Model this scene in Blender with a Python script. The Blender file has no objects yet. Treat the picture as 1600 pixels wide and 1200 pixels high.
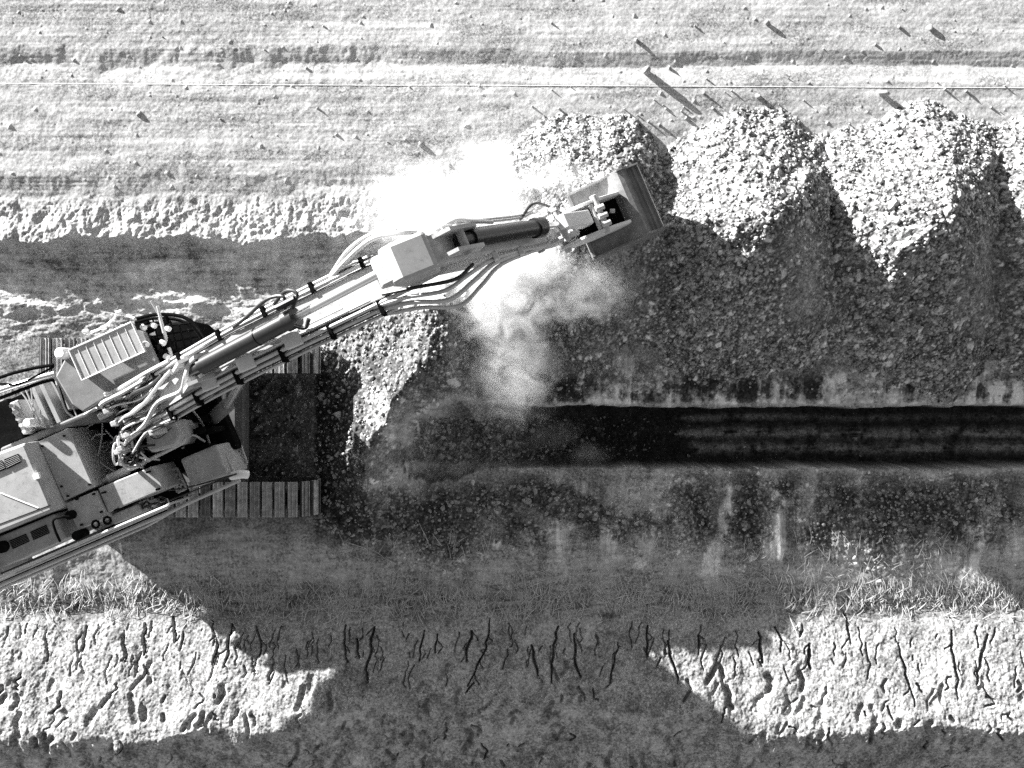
import bpy, math, random
import numpy as np
from math import radians, sin, cos, pi

# ------------------------------------------------------------------ camera, light
C = bpy.context.scene
H = 18.0                       # height of the drone above the bench the machine stands on
cam = bpy.data.cameras.new('camera'); cam.sensor_width = 36.0; cam.lens = 36.0 * H / 20.0
cam.clip_start = 0.5; cam.clip_end = 600
co = bpy.data.objects.new('camera', cam); co.location = (0, 0, H); C.collection.objects.link(co); C.camera = co

SUN_EL = radians(9.0)
SX, SY = 0.79, -0.613          # ground direction in which shadows fall
_n = math.hypot(SX, SY); SX /= _n; SY /= _n
sd = bpy.data.lights.new('sun', 'SUN'); sd.energy = 5.0; sd.angle = radians(0.5); sd.color = (1, 0.995, 0.985)
so = bpy.data.objects.new('sun', sd); C.collection.objects.link(so); so.location = (-20, 15, 12)
import mathutils
so.rotation_euler = mathutils.Vector((SX * cos(SUN_EL), SY * cos(SUN_EL), -sin(SUN_EL))).to_track_quat('-Z', 'Y').to_euler()
w = bpy.data.worlds.new('World'); C.world = w; w.use_nodes = True
nt = w.node_tree; bg = nt.nodes['Background']
sky = nt.nodes.new('ShaderNodeTexSky'); sky.sky_type = 'NISHITA'; sky.sun_disc = False
sky.sun_elevation = SUN_EL; sky.sun_rotation = math.atan2(-SX, -SY)
bwn = nt.nodes.new('ShaderNodeRGBToBW')       # black and white film
nt.links.new(sky.outputs[0], bwn.inputs[0]); nt.links.new(bwn.outputs[0], bg.inputs[0]); bg.inputs[1].default_value = 0.054
C.view_settings.view_transform = 'Standard'; C.view_settings.look = 'None'
C.view_settings.exposure = 2.2; C.view_settings.gamma = 1.0
C.cycles.use_denoising = False; C.cycles.denoiser = 'OPENIMAGEDENOISE'; C.cycles.denoising_input_passes = 'RGB_ALBEDO_NORMAL'; C.cycles.denoising_prefilter = 'NONE'
C.cycles.max_bounces = 6; C.cycles.volume_bounces = 2
C.cycles.volume_step_rate = 1.0; C.cycles.volume_max_steps = 128
C.render.resolution_x = 1024; C.render.resolution_y = 768

R0 = np.random.RandomState(7); random.seed(5)
S0 = 80.0
def P(px, py, z=0.0):
    s = S0 * H / (H - z)
    return ((px - 800) / s, (600 - py) / s, z)

# ------------------------------------------------------------------ materials
def mat(name, v, rough=0.7, metal=0.0, nscale=6.0, namt=0.25, bump=0.0, bscale=60, spec=0.3, dust=0.0):
    m = bpy.data.materials.new(name); m.use_nodes = True; t = m.node_tree; b = t.nodes['Principled BSDF']
    tc = t.nodes.new('ShaderNodeTexCoord'); n = t.nodes.new('ShaderNodeTexNoise'); n.inputs['Scale'].default_value = nscale
    n.inputs['Detail'].default_value = 8; n.inputs['Roughness'].default_value = 0.65
    vec = t.nodes.new('ShaderNodeNewGeometry').outputs['Position'] if name.startswith('track') else tc.outputs['Object']
    t.links.new(vec, n.inputs['Vector'])
    r = t.nodes.new('ShaderNodeMapRange'); r.inputs[1].default_value = 0.3; r.inputs[2].default_value = 0.7
    r.inputs[3].default_value = v * (1 - namt); r.inputs[4].default_value = min(0.9, v * (1 + namt))
    t.links.new(n.outputs['Fac'], r.inputs[0])
    out = r.outputs[0]
    if dust > 0:
        n2 = t.nodes.new('ShaderNodeTexNoise'); n2.inputs['Scale'].default_value = nscale * 4.3; n2.inputs['Detail'].default_value = 10
        n2.inputs['Roughness'].default_value = 0.8
        t.links.new(vec, n2.inputs['Vector'])
        r2 = t.nodes.new('ShaderNodeMapRange'); r2.inputs[1].default_value = 0.52; r2.inputs[2].default_value = 0.68
        r2.inputs[3].default_value = 0.0; r2.inputs[4].default_value = dust
        t.links.new(n2.outputs['Fac'], r2.inputs[0])
        mx = t.nodes.new('ShaderNodeMix'); t.links.new(r2.outputs[0], mx.inputs[0]); t.links.new(out, mx.inputs[2])
        mx.inputs[3].default_value = 0.4 if v < 0.3 else 0.12
        out = mx.outputs[0]
    if name.startswith('track'):      # every shoe carries its own load of dirt
        oi = t.nodes.new('ShaderNodeObjectInfo'); mr = t.nodes.new('ShaderNodeMapRange'); mr.inputs[3].default_value = .5; mr.inputs[4].default_value = 1.5
        t.links.new(oi.outputs['Random'], mr.inputs[0]); ml = t.nodes.new('ShaderNodeMath'); ml.operation = 'MULTIPLY'; t.links.new(out, ml.inputs[0]); t.links.new(mr.outputs[0], ml.inputs[1]); out = ml.outputs[0]
    t.links.new(out, b.inputs['Base Color'])
    b.inputs['Roughness'].default_value = rough; b.inputs['Metallic'].default_value = metal
    b.inputs['Specular IOR Level'].default_value = spec
    if bump > 0:
        n3 = t.nodes.new('ShaderNodeTexNoise'); n3.inputs['Scale'].default_value = bscale; n3.inputs['Detail'].default_value = 4
        t.links.new(tc.outputs['Object'], n3.inputs['Vector'])
        bp = t.nodes.new('ShaderNodeBump'); bp.inputs['Strength'].default_value = bump; bp.inputs['Distance'].default_value = 0.01
        t.links.new(n3.outputs['Fac'], bp.inputs['Height']); t.links.new(bp.outputs[0], b.inputs['Normal'])
    return m

def soil_mat(name):
    m = bpy.data.materials.new(name); m.use_nodes = True; t = m.node_tree; b = t.nodes['Principled BSDF']
    a = t.nodes.new('ShaderNodeAttribute'); a.attribute_name = 'soil'
    tc = t.nodes.new('ShaderNodeTexCoord'); n = t.nodes.new('ShaderNodeTexNoise'); n.inputs['Scale'].default_value = 14
    n.inputs['Detail'].default_value = 10; n.inputs['Roughness'].default_value = 0.75
    t.links.new(tc.outputs['Object'], n.inputs['Vector'])
    r = t.nodes.new('ShaderNodeMapRange'); r.inputs[1].default_value = 0.3; r.inputs[2].default_value = 0.7
    r.inputs[3].default_value = 0.7; r.inputs[4].default_value = 1.3
    t.links.new(n.outputs['Fac'], r.inputs[0])
    mu = t.nodes.new('ShaderNodeMath'); mu.operation = 'MULTIPLY'
    t.links.new(a.outputs['Fac'], mu.inputs[0]); t.links.new(r.outputs[0], mu.inputs[1])
    g1 = t.nodes.new('ShaderNodeTexNoise'); g1.inputs['Scale'].default_value = 24; g1.inputs['Detail'].default_value = 5; g1.inputs['Roughness'].default_value = .8
    t.links.new(tc.outputs['Object'], g1.inputs['Vector'])
    r1 = t.nodes.new('ShaderNodeMapRange'); r1.inputs[1].default_value = .36; r1.inputs[2].default_value = .64; r1.inputs[3].default_value = .3; r1.inputs[4].default_value = 1.8
    t.links.new(g1.outputs['Fac'], r1.inputs[0])
    st = t.nodes.new('ShaderNodeMapRange'); st.inputs[1].default_value = .33; st.inputs[2].default_value = .45; st.inputs[3].default_value = 1.0; st.inputs[4].default_value = .25
    t.links.new(a.outputs['Fac'], st.inputs[0])           # grain weaker on the pale sunlit field, full in the shaded areas
    mg = t.nodes.new('ShaderNodeMix'); t.links.new(st.outputs[0], mg.inputs[0]); mg.inputs[2].default_value = 1.0; t.links.new(r1.outputs[0], mg.inputs[3])
    mu2 = t.nodes.new('ShaderNodeMath'); mu2.operation = 'MULTIPLY'; t.links.new(mu.outputs[0], mu2.inputs[0]); t.links.new(mg.outputs[0], mu2.inputs[1]); mu = mu2
    t.links.new(mu.outputs[0], b.inputs['Base Color'])
    b.inputs['Roughness'].default_value = 1.0; b.inputs['Specular IOR Level'].default_value = 0.05
    n3 = t.nodes.new('ShaderNodeTexNoise'); n3.inputs['Scale'].default_value = 45; n3.inputs['Detail'].default_value = 3
    t.links.new(tc.outputs['Object'], n3.inputs['Vector'])
    bp = t.nodes.new('ShaderNodeBump'); bp.inputs['Strength'].default_value = 0.35; bp.inputs['Distance'].default_value = 0.006
    t.links.new(n3.outputs['Fac'], bp.inputs['Height']); t.links.new(bp.outputs[0], b.inputs['Normal'])
    return m

M = dict(
    soil=soil_mat('soil'),
    clod=mat('clod', 0.30, 1.0, 0, 9, 0.5, 0.4, 40, 0.05),
    clodw=mat('clod_pale', 0.42, 1.0, 0, 9, 0.3, 0.3, 40, 0.05),
    straw=mat('straw', 0.46, 0.9, 0, 3, 0.4),
    paint=mat('paint', 0.40, 0.5, 0, 2.2, 0.2, 0.0, 60, 0.4, 0.6),
    paintl=mat('paint_light', 0.68, 0.5, 0, 2.5, 0.12, 0.0, 60, 0.4, 0.2),
    paintd=mat('paint_dark', 0.13, 0.6, 0, 3, 0.3, 0.0, 60, 0.3, 0.4),
    black=mat('black_metal', 0.008, 1.0, 0, 6, 0.4, 0.0, 60, 0.0, 0.03),
    barrel=mat('cylinder_paint', 0.018, 0.33, 0, 8, 0.2, 0, 60, 0.5, 0.04),
    boomp=mat('boom_paint', 0.42, 0.5, 0, 2.2, 0.2, 0.0, 60, 0.4, 0.5),
    hose=mat('hose_rubber', 0.015, 0.45, 0, 8, 0.3, 0, 60, 0.4, 0.08),
    pipe=mat('pipe', 0.5, 0.4, 0, 5, 0.15, 0, 60, 0.5, 0.1),
    rod=mat('rod', 0.8, 0.3, 0.9, 5, 0.05),
    shoe=mat('track_dark', 0.05, 0.9, 0, 7, 0.5, 0.4, 50, 0.2, 0.3),  # dark tone for the low edges and undersides of the shoes
    bar=mat('track_bar', 0.42, 0.6, 0.2, 9, 0.5, 0.2, 50, 0.3, 0.25),
    grip=mat('grip_plate', 0.45, 0.6, 0.3, 9, 0.3),
    white=mat('white_plastic', 0.85, 0.35, 0, 3, 0.03),
    glass=mat('dark_glass', 0.02, 0.12, 0, 3, 0.1, 0, 60, 0.6),
    roof=mat('roof_paint', 0.22, 0.55, 0, 3, 0.25, 0.0, 60, 0.3, 0.3),
    steel=mat('bucket_steel', 0.19, 0.45, 0.1, 5, 0.35, 0.15, 30, 0.4, 0.35),
    string=mat('string', 0.85, 0.8),
)

# ------------------------------------------------------------------ object helpers
def link(o): C.collection.objects.link(o); return o
def tag(o, label=None, cat=None, group=None, kind=None):
    if label: o['label'] = label
    if cat: o['category'] = cat
    if group: o['group'] = group
    if kind: o['kind'] = kind
    return o
def mesh_np(name, V, F, m, attr=None, smooth=False):
    """V (n,3), F (m,k) with constant k"""
    V = np.ascontiguousarray(V, dtype=np.float32); F = np.ascontiguousarray(F, dtype=np.int32); k = F.shape[1]
    me = bpy.data.meshes.new(name); me.vertices.add(len(V)); me.vertices.foreach_set('co', V.ravel())
    me.loops.add(F.size); me.loops.foreach_set('vertex_index', F.ravel())
    me.polygons.add(len(F)); me.polygons.foreach_set('loop_start', np.arange(0, F.size, k, dtype=np.int32))
    me.polygons.foreach_set('loop_total', np.full(len(F), k, np.int32))
    if smooth: me.polygons.foreach_set('use_smooth', np.ones(len(F), bool))
    me.update(calc_edges=True)
    if attr is not None:
        a = me.attributes.new('soil', 'FLOAT', 'POINT'); a.data.foreach_set('value', np.ascontiguousarray(attr, np.float32).ravel())
    me.materials.append(m)
    return link(bpy.data.objects.new(name, me))

# ------------------------------------------------------------------ ground grid
DX = 0.0165
def axis(a, b, far):
    c = list(np.arange(a, b + 1e-6, DX)); s = DX
    lo, hi = [], []; x = a
    while x > -far:
        s *= 1.25; x -= s; lo.append(x)
    s = DX; x = b
    while x < far:
        s *= 1.25; x += s; hi.append(x)
    return np.array(lo[::-1] + c + hi)
XA = axis(-10.7, 10.7, 150.0); YA = axis(-8.2, 8.2, 150.0)
NX, NY = len(XA), len(YA)
X, Y = np.meshgrid(XA, YA); X = X.astype(np.float32); Y = Y.astype(np.float32)
px = 800 + S0 * X; py = 600 - S0 * Y
pxa = 800 + S0 * XA; pya = 600 - S0 * YA

def S(a, b, x):
    t = np.clip((x - a) / (b - a), 0, 1); return t * t * (3 - 2 * t)
def lat(seed): return np.random.RandomState(seed).rand(512, 512).astype(np.float32) * 2 - 1
def noise_grid(lx, ly, seed, oct=1, gain=0.5):
    """value noise on the separable grid; lx, ly = feature size in metres"""
    out = np.zeros((NY, NX), np.float32); amp = 1.0
    for o in range(oct):
        L = lat(seed + o * 17)
        def ip(A, l):
            t = A / l + 200.37; i = np.floor(t).astype(int); f = t - i; f = f * f * (3 - 2 * f); return i % 512, (i + 1) % 512, f.astype(np.float32)
        a0, a1, fa = ip(XA, lx); b0, b1, fb = ip(YA, ly)
        T = L[:, a0] * (1 - fa) + L[:, a1] * fa
        out += amp * (T[b0, :] * (1 - fb[:, None]) + T[b1, :] * fb[:, None])
        amp *= gain; lx /= 2.03; ly /= 2.03
    return out
def noise_pt(xx, yy, l, seed, oct=1, gain=0.5):
    out = 0; amp = 1.0
    for o in range(oct):
        L = lat(seed + o * 17)
        tx = xx / l + 200.37; ty = yy / l + 200.37
        i = np.floor(tx).astype(int); j = np.floor(ty).astype(int); f = tx - i; g = ty - j
        f = f * f * (3 - 2 * f); g = g * g * (3 - 2 * g)
        v = (L[j % 512, i % 512] * (1 - f) + L[j % 512, (i + 1) % 512] * f) * (1 - g) + (L[(j + 1) % 512, i % 512] * (1 - f) + L[(j + 1) % 512, (i + 1) % 512] * f) * g
        out = out + amp * v; amp *= gain; l /= 2.03
    return out

wob1 = noise_grid(0.55, 1.5, 3, 4, 0.6)          # jagged edges
wob2 = noise_grid(2.2, 3.0, 31, 3)
wob3 = noise_grid(0.25, 0.6, 51, 3, 0.6)
pyw = py + 7 * wob1 + 8 * wob2
east = S(560, 760, px)
# upper field, scarp and haul strip on the west
zW = np.interp(pyw, [-4000, 60, 86, 112, 142, 275, 306, 325, 374, 386, 402, 468, 479, 486, 530, 4000],
               [.33, .335, .335, .29, .325, .315, .27, .285, .325, .06, .03, .05, .055, .01, 0, 0]).astype(np.float32)
zE = np.interp(py + 6 * wob2, [-4000, 60, 90, 112, 140, 200, 330, 560, 600, 625, 4000],
               [.36, .365, .365, .318, .36, .34, .25, .03, -.02, -.10, -.10]).astype(np.float32)
base = zW * (1 - east) + zE * east
# south side: dusty bench, then the bank
crest = 1128 + 12 * wob2 - 40 * S(400, 560, px) * (1 - S(1080, 1170, px))
yy = py + 5 * wob1 + 1128 - crest
zS = np.interp(yy, [-4000, 745, 780, 860, 945, 965, 1035, 1118, 1134, 1152, 1215, 1400, 4000],
               [-.06, -.06, -.05, -.0, -.12, -.09, .12, .36, .38, .31, -.04, -.5, -.5]).astype(np.float32)
south = S(735, 800, py)
base = base * (1 - south) + zS * south
# far away everything settles to level ground
far = np.clip((np.maximum(np.abs(X) - 12, np.abs(Y) - 9)) / 20, 0, 1); base = base * (1 - far)
# mound of rubble the machine has pushed up in front of itself
xr = np.interp(pya, [380, 440, 520, 580, 620, 700, 760, 830], [690, 688, 684, 664, 625, 588, 575, 570])[:, None] + 9 * wob1
am = np.interp(pya, [360, 420, 480, 585, 620, 660, 720, 840], [0, .7, 1.15, 1.4, 1.42, 1.38, 1.15, 0])[:, None]
wE = np.interp(pya, [400, 590, 640], [165, 110, 62])[:, None]
dxr = px - xr; west = np.clip(1 + dxr / (xr - 496), 0, 1) ** 1.1; eastf = 1 - S(0, 1, dxr / wE) 
mound = am * np.where(dxr < 0, west, eastf) * (1 + 0.05 * wob3)
base += mound
# bowl cut by the bucket and the trench behind it
bx = (px - 698 - 16 * wob1 - 6 * wob3) / 74; by = (py - 690 + 9 * noise_grid(.5, .4, 55, 3) + 6 * wob3) / 55
bowl = 1 - S(0.86, 1.04, (np.abs(bx) ** 3 + np.abs(by) ** 3) ** (1 / 3))
ytop = 637 - 7 * (1 - S(700, 800, px)) + 1.5 * wob2 + 2.2 * wob1 + 1.2 * wob3
ybot = 731 + 1.5 * wob2 + 1.2 * wob1 + 1.2 * noise_grid(.2, .5, 57, 3)
tr = S(-1.6, 1.6, py - ytop) * (1 - S(-1.3, 1.1, py - ybot)) * S(690, 700, px)
dep = 0.02 + 1.45 * S(715, 1000, px + 25 * wob2) ** .8
base -= np.maximum(bowl * 0.38, tr * dep)
intr = tr > 0.5
# teeth marks and lip slopes
streak = noise_grid(0.13, 1.3, 71, 3, 0.6)
lip = S(575, 600, py) * (1 - S(626, 633, py)) * S(700, 800, px)
base += lip * (0.014 * streak)
lipS = S(734, 742, py) * (1 - S(850, 900, py)) * S(700, 900, px)
base += lipS * 0.03 * streak

# roughness
fld = (1 - S(370, 400, pyw)) * (1 - 0.3 * east)
rough = 0.0013 * noise_grid(3.5, 0.05, 105, 2, .6) + 0.0045 * noise_grid(2.6, 0.16, 101, 4, 0.5) + 0.0045 * noise_grid(0.30, 0.24, 111, 4, 0.55) + 0.0018 * noise_grid(0.05, 0.05, 121, 2, 0.6)
edge = S(300, 335, pyw) * (1 - S(372, 384, pyw)) * (1 - east)
rough2 = noise_grid(0.24, 0.30, 131, 5, 0.62)
bank = S(955, 985, py + 8 * wob1) * (1 - S(1215, 1400, py))
base += fld * rough + edge * 0.024 * (rough2 + .3 * noise_grid(.07, .08, 135, 2))
mid = (1 - fld) * (1 - bank); strip_ = S(385, 400, pyw) * (1 - S(520, 540, pyw)) * (1 - east)
base += strip_ * (0.02 * noise_grid(.5, .18, 145, 5, .6))
base += mid * (0.012 * noise_grid(0.5, 0.35, 141, 5, 0.55) + 0.002 * noise_grid(0.05, 0.05, 151, 2)) * np.where(intr, 0.6, 1)
# lumpy, cracked crust of the bank
lump = noise_grid(0.34, 0.46, 161, 5, 0.55)
base += bank * (0.012 * lump + 0.010 * np.abs(noise_grid(0.22, 0.34, 165, 4, .6)) + 0.004 * noise_grid(0.06, 0.07, 171, 3, .7))
# trench floor: long wheel like ridges
if True:
    rip = np.cos((py - 655) / 22 * 2 * pi * 0.95 + 0.9 * wob2) + 0.8 * noise_grid(.3, .1, 191, 3)
    base += intr * S(1050, 1110, px) * 0.006 * rip * (0.6 + 0.4 * noise_grid(1.6, 3, 181, 2))

# cracks down the bank (polylines carved as grooves) ------------------------
def carve(Z, pts, wid, depth):
    for (x0, y0), (x1, y1) in zip(pts[:-1], pts[1:]):
        m = wid * 3
        ia, ib = np.searchsorted(XA, [min(x0, x1) - m, max(x0, x1) + m]); ja, jb = np.searchsorted(YA, [min(y0, y1) - m, max(y0, y1) + m])
        if ib - ia < 1 or jb - ja < 1: continue
        gx = X[ja:jb, ia:ib]; gy = Y[ja:jb, ia:ib]
        dx, dy = x1 - x0, y1 - y0; L2 = dx * dx + dy * dy + 1e-9
        t = np.clip(((gx - x0) * dx + (gy - y0) * dy) / L2, 0, 1)
        d = np.hypot(gx - x0 - t * dx, gy - y0 - t * dy)
        g = depth * np.exp(-(d / wid) ** 4)
        Z[ja:jb, ia:ib] = np.maximum(Z[ja:jb, ia:ib], g)
CR = np.zeros_like(base)
rc = random.Random(11)
known = [(362, 975, 60), (395, 980, 50), (600, 985, 75), (650, 990, 70), (735, 975, 75), (772, 972, 98), (822, 995, 60), (875, 972, 90), (905, 990, 60),
         (955, 990, 80), (1005, 985, 75), (1040, 990, 60), (1080, 995, 40), (260, 975, 70), (215, 975, 70), (185, 985, 60), (290, 985, 60), (135, 980, 60),
         (1200, 985, 50), (1180, 1000, 80), (1310, 970, 95), (1395, 1000, 80), (1495, 975, 100), (1555, 990, 70), (690, 1000, 50), (560, 985, 40), (540, 985, 70), (330, 970, 70), (80, 990, 50), (1250, 1010, 40)]
for (cx, cy, ln) in known:
    x, y = cx + rc.uniform(-14, 14), cy + rc.uniform(-12, 12); pts = [P(x, y)[:2]]; n = int(ln * rc.uniform(.5, 1.25) / 9); dr = rc.uniform(-2.6, 1.6); bd = rc.uniform(.55, 1.2)
    for k in range(n):
        x += dr + rc.uniform(-4, 4); y += 9; pts.append(P(x, y)[:2])
    for k in range(len(pts) - 1):
        f = (k + .5) / len(pts); wd = 0.009 + 0.015 * math.sin(pi * min(1, f * .9 + .12))
        carve(CR, pts[k:k + 2], wd * bd, 0.13)
        if rc.random() < .22:
            q = pts[k]; w1 = (q[0] + rc.uniform(-.12, .12), q[1] - rc.uniform(.04, .12)); w2 = (w1[0] + rc.uniform(-.1, .1), w1[1] - rc.uniform(.02, .12)); carve(CR, [q, w1, w2], .010, .08)
for _ in range(150):
    x, y = rc.uniform(-20, 1620), rc.uniform(968, 1040); n = rc.randint(1, 5); pts = [P(x, y)[:2]]
    for k in range(n):
        x += rc.uniform(-5, 4); y += rc.uniform(5, 9); pts.append(P(x, y)[:2])
    carve(CR, pts, rc.uniform(0.008, 0.016), 0.07)
for _ in range(170):   # slumped pits in the crust
    x, y = rc.uniform(-20, 1620), rc.uniform(1030, 1200); pts = [P(x, y)[:2]]
    for k in range(rc.randint(1, 3)):
        x += rc.uniform(-9, 7); y += rc.uniform(5, 13); pts.append(P(x, y)[:2])
    carve(CR, pts, rc.uniform(0.025, 0.075), rc.uniform(0.03, 0.08))
for _ in range(75):   # branching cracks and hollows on the shaded back of the bank
    x, y = rc.uniform(-20, 1620), rc.uniform(1060, 1215); pts = [P(x, y)[:2]]; n = rc.randint(1, 5); vy = rc.choice([-1, 1])
    for k in range(n):
        x += rc.uniform(-9, 9); y += vy * rc.uniform(1, 8); pts.append(P(x, y)[:2])
    carve(CR, pts, rc.uniform(0.010, 0.024), rc.uniform(.03, .12))
base -= CR

# ------------------------------------------------------------------ heaps
heap_def = [(930, 345, 1.75, 1.0), (1204, 348, 1.90, 1.0), (1478, 340, 1.95, 1.0), (1745, 345, 1.9, 1.0)]
heaps = []
for k, (hx, hy, zp, sc) in enumerate(heap_def):
    cx, cy, _ = P(hx, hy, zp)
    dxx = X - cx; dyy = Y - cy; d = np.sqrt(dxx ** 2 + dyy ** 2 + 0.22)
    th = np.arctan2(dyy, dxx)
    lobes = 1 + 0.05 * np.sin(3 * th + k) + 0.04 * np.sin(5 * th + 2.1 * k)
    sl = np.where(dyy > 0, 0.74, 0.60); sl = 0.78 - 0.01 * np.clip(dyy / d, -1, 1)
    dd = d * lobes
    hz = zp + 0.30 - sl * dd + 0.10 * np.clip(dd - 2.3, 0, 9)
    # rills and slumps running downhill
    rill = noise_pt(np.cos(th) * 5 + k * 9, np.sin(th) * 5, 1.0, 201 + k, 3)
    hz = hz + 0.025 * rill * np.clip(dd, 0, 1.5) + 0.085 * noise_grid(0.8, 0.8, 221 + k, 4, 0.6) + 0.014 * noise_grid(.12, .12, 231 + k, 3, .6)
    hz = np.where(dd > 4.3, -9, hz)
    heaps.append(hz.astype(np.float32))
HZ = np.stack(heaps); hmax = HZ.max(0); hid = HZ.argmax(0)
onheap = (hmax > base) & (py < 628) 
hmax = np.where(py < 626, hmax, -9)
top = np.maximum(base, hmax)

# ------------------------------------------------------------------ clod relief, stamped as angular bumps
relief = np.zeros(NY * NX, np.float32); tone = np.zeros(NY * NX, np.float32); pend = []
def surf(xx, yy, Z):
    i = np.clip(np.searchsorted(XA, xx), 0, NX - 1); j = np.clip(np.searchsorted(YA, yy), 0, NY - 1); return Z[j, i]
i0x = int(np.searchsorted(XA, -10.7)); i0y = int(np.searchsorted(YA, -8.2)); CXN = int(21.4 / DX); CYN = int(16.4 / DX)
def stamp(xs, ys, rs, hk=0.8, rg=R0):
    n = len(xs); kmax = np.ceil(rs / DX).astype(int)
    for k in np.unique(kmax):
        s = np.where(kmax == k)[0]; m = len(s)
        o = np.arange(-k, k + 1); ox, oy = np.meshgrid(o, o); ox = ox.ravel(); oy = oy.ravel()
        ci = np.round((xs[s] + 10.7) / DX).astype(int); cj = np.round((ys[s] + 8.2) / DX).astype(int)
        ii = ci[:, None] + ox; jj = cj[:, None] + oy
        u = (ii * DX - 10.7 - xs[s][:, None]) / rs[s][:, None]; v = (jj * DX - 8.2 - ys[s][:, None]) / rs[s][:, None]
        h = np.full(u.shape, 9.0)
        for q in range(5):
            a = rg.rand(m) * 2 * pi if q > 3 else (q * pi / 2 + rg.rand(m) * 1.2)
            st = rg.uniform(0.9, 2.2, m); c = rg.uniform(0.75, 1.0, m)
            h = np.minimum(h, (c[:, None] - (u * np.cos(a)[:, None] + v * np.sin(a)[:, None])) * st[:, None])
        tilt = rg.uniform(-.35, .35, (m, 2)); h = np.minimum(h, rg.uniform(.55, 1.0, m)[:, None] + u * tilt[:, :1] + v * tilt[:, 1:])
        h = np.clip(h, 0, 2) * rs[s][:, None] * hk * rg.uniform(.6, 1.1, m)[:, None]
        ok = (ii >= 0) & (ii < CXN) & (jj >= 0) & (jj < CYN) & (h > 0)
        fi = ((jj + i0y) * NX + ii + i0x)[ok]; hh = h[ok].astype(np.float32); np.maximum.at(relief, fi, hh)
        tn = np.clip(rg.lognormal(-.3, .8, m), .2, 3.2)
        pend.append((fi, hh, np.broadcast_to(tn[:, None], u.shape)[ok].astype(np.float32)))

def density(x, y):
    """share of the ground covered by loose rubble, 0..1, at ground pixels"""
    D = np.zeros_like(x)
    wx, wy = (x - 800) / S0, (600 - y) / S0
    n = noise_pt(wx, wy, 0.7, 301, 3)
    heap = surf(wx, wy, onheap.astype(np.float32)); D = np.maximum(D, heap * 1.0)
    hz = surf(wx, wy, top)
    for q_, hx_ in enumerate((935, 1213, 1478, 1750)):      # fine soil slides down the middle of each heap
        fine = np.exp(-((x - hx_ - 20 - 15 * n) / (48 + .10 * np.clip(y - 330, 0, 300))) ** 2) * S(345, 400, y) * (1 - S(500, 560, y + 40 * n)); D = D * (1 - .96 * fine * (heap > 0))
    front = S(486, 496, x) * (1 - S(560, 650, x + 25 * n)) * S(490, 520, y) * (1 - S(800, 850, y - 0.12 * (x - 500)))
    D = np.maximum(D, front * 0.9)
    fr2 = S(500, 540, x) * (1 - S(690, 730, x)) * S(470, 500, y) * (1 - S(600, 640, y + 30 * n)); D = np.maximum(D, fr2 * 0.9)
    arc = S(500, 540, x) * S(760, 785, y + 15 * n) * (1 - S(825, 855, y - 0.13 * np.clip(x - 500, 0, 220) + 20 * n)) * (1 - S(690, 760, x)); D = np.maximum(D, arc * 0.9)
    n4 = noise_pt(wx * .8 + .25 * wy, wy, 1.0, 331, 5, .65)
    sth = S(700, 760, x) * S(750, 775, y + 14 * n4) * (1 - S(830, 885, y + 45 * n4)) * S(-.45, .30, n4 + .25 * n); D = np.maximum(D, sth * 0.95)
    blob = np.exp(-((x - 690) / 45) ** 2 - ((y - 850) / 32) ** 2) + np.exp(-((x - 1375) / 70) ** 2 - ((y - 810) / 50) ** 2) + np.exp(-((x - 1175) / 22) ** 2 - ((y - 805) / 55) ** 2) + np.exp(-((x - 1080) / 32) ** 2 - ((y - 800) / 45) ** 2)
    D = np.maximum(D, np.clip(blob * 1.2 + .4 * n4 * blob, 0, .95))
    trn = S(630, 650, x) * (1 - S(780, 1130, x)) * 1.6 * S(650, 660, y) * (1 - S(720, 728, y)); D = np.maximum(D, trn * 0.45)
    apr = S(560, 570, y) * (1 - S(600, 632, y)) * S(700, 800, x); D = np.maximum(D, apr * 0.25)
    gap = S(690, 740, x) * (1 - S(880, 980, x)) * S(430, 460, y) * (1 - S(600, 632, y)); D = np.maximum(D, gap * 0.6)
    und = S(340, 350, x) * (1 - S(486, 492, x)) * S(575, 590, y) * (1 - S(755, 775, y)); D = np.maximum(D, und * .35)
    bk = S(960, 985, y); D = np.maximum(D, bk * 0.5)
    D = np.maximum(D, 0.004 * (y < 380))
    return D
def scatter(n, seed):
    g = np.random.RandomState(seed); x = g.uniform(-40, 1640, n); y = g.uniform(-30, 1230, n)
    k = g.rand(n) < density(x, y); x, y = x[k], y[k]; return (x - 800) / S0, (600 - y) / S0, g
xs, ys, g = scatter(420000, 401); rs = np.clip(g.lognormal(math.log(.021), .35, len(xs)), .014, .06); stamp(xs, ys, rs, .62, g)
xs, ys, g = scatter(30000, 402); rs = np.clip(g.lognormal(math.log(.04), .35, len(xs)), .025, .10); 
kk = (ys > -4.4) & (800 + 0 * xs > 0) & ((600 - 80 * ys > 385) | (surf(xs, ys, onheap.astype(np.float32)) > 0)); stamp(xs[kk], ys[kk], rs[kk], .85, g)
for fi, hh, tn in pend:
    k_ = hh >= relief[fi] - 1e-6; tone[fi[k_]] = tn[k_]
del pend
tone = tone.reshape(NY, NX); relief = relief.reshape(NY, NX)
# smaller relief on the crust of the bank and inside the track footprint
relief *= np.where(py > 955, 0.5, 1.0)

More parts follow.
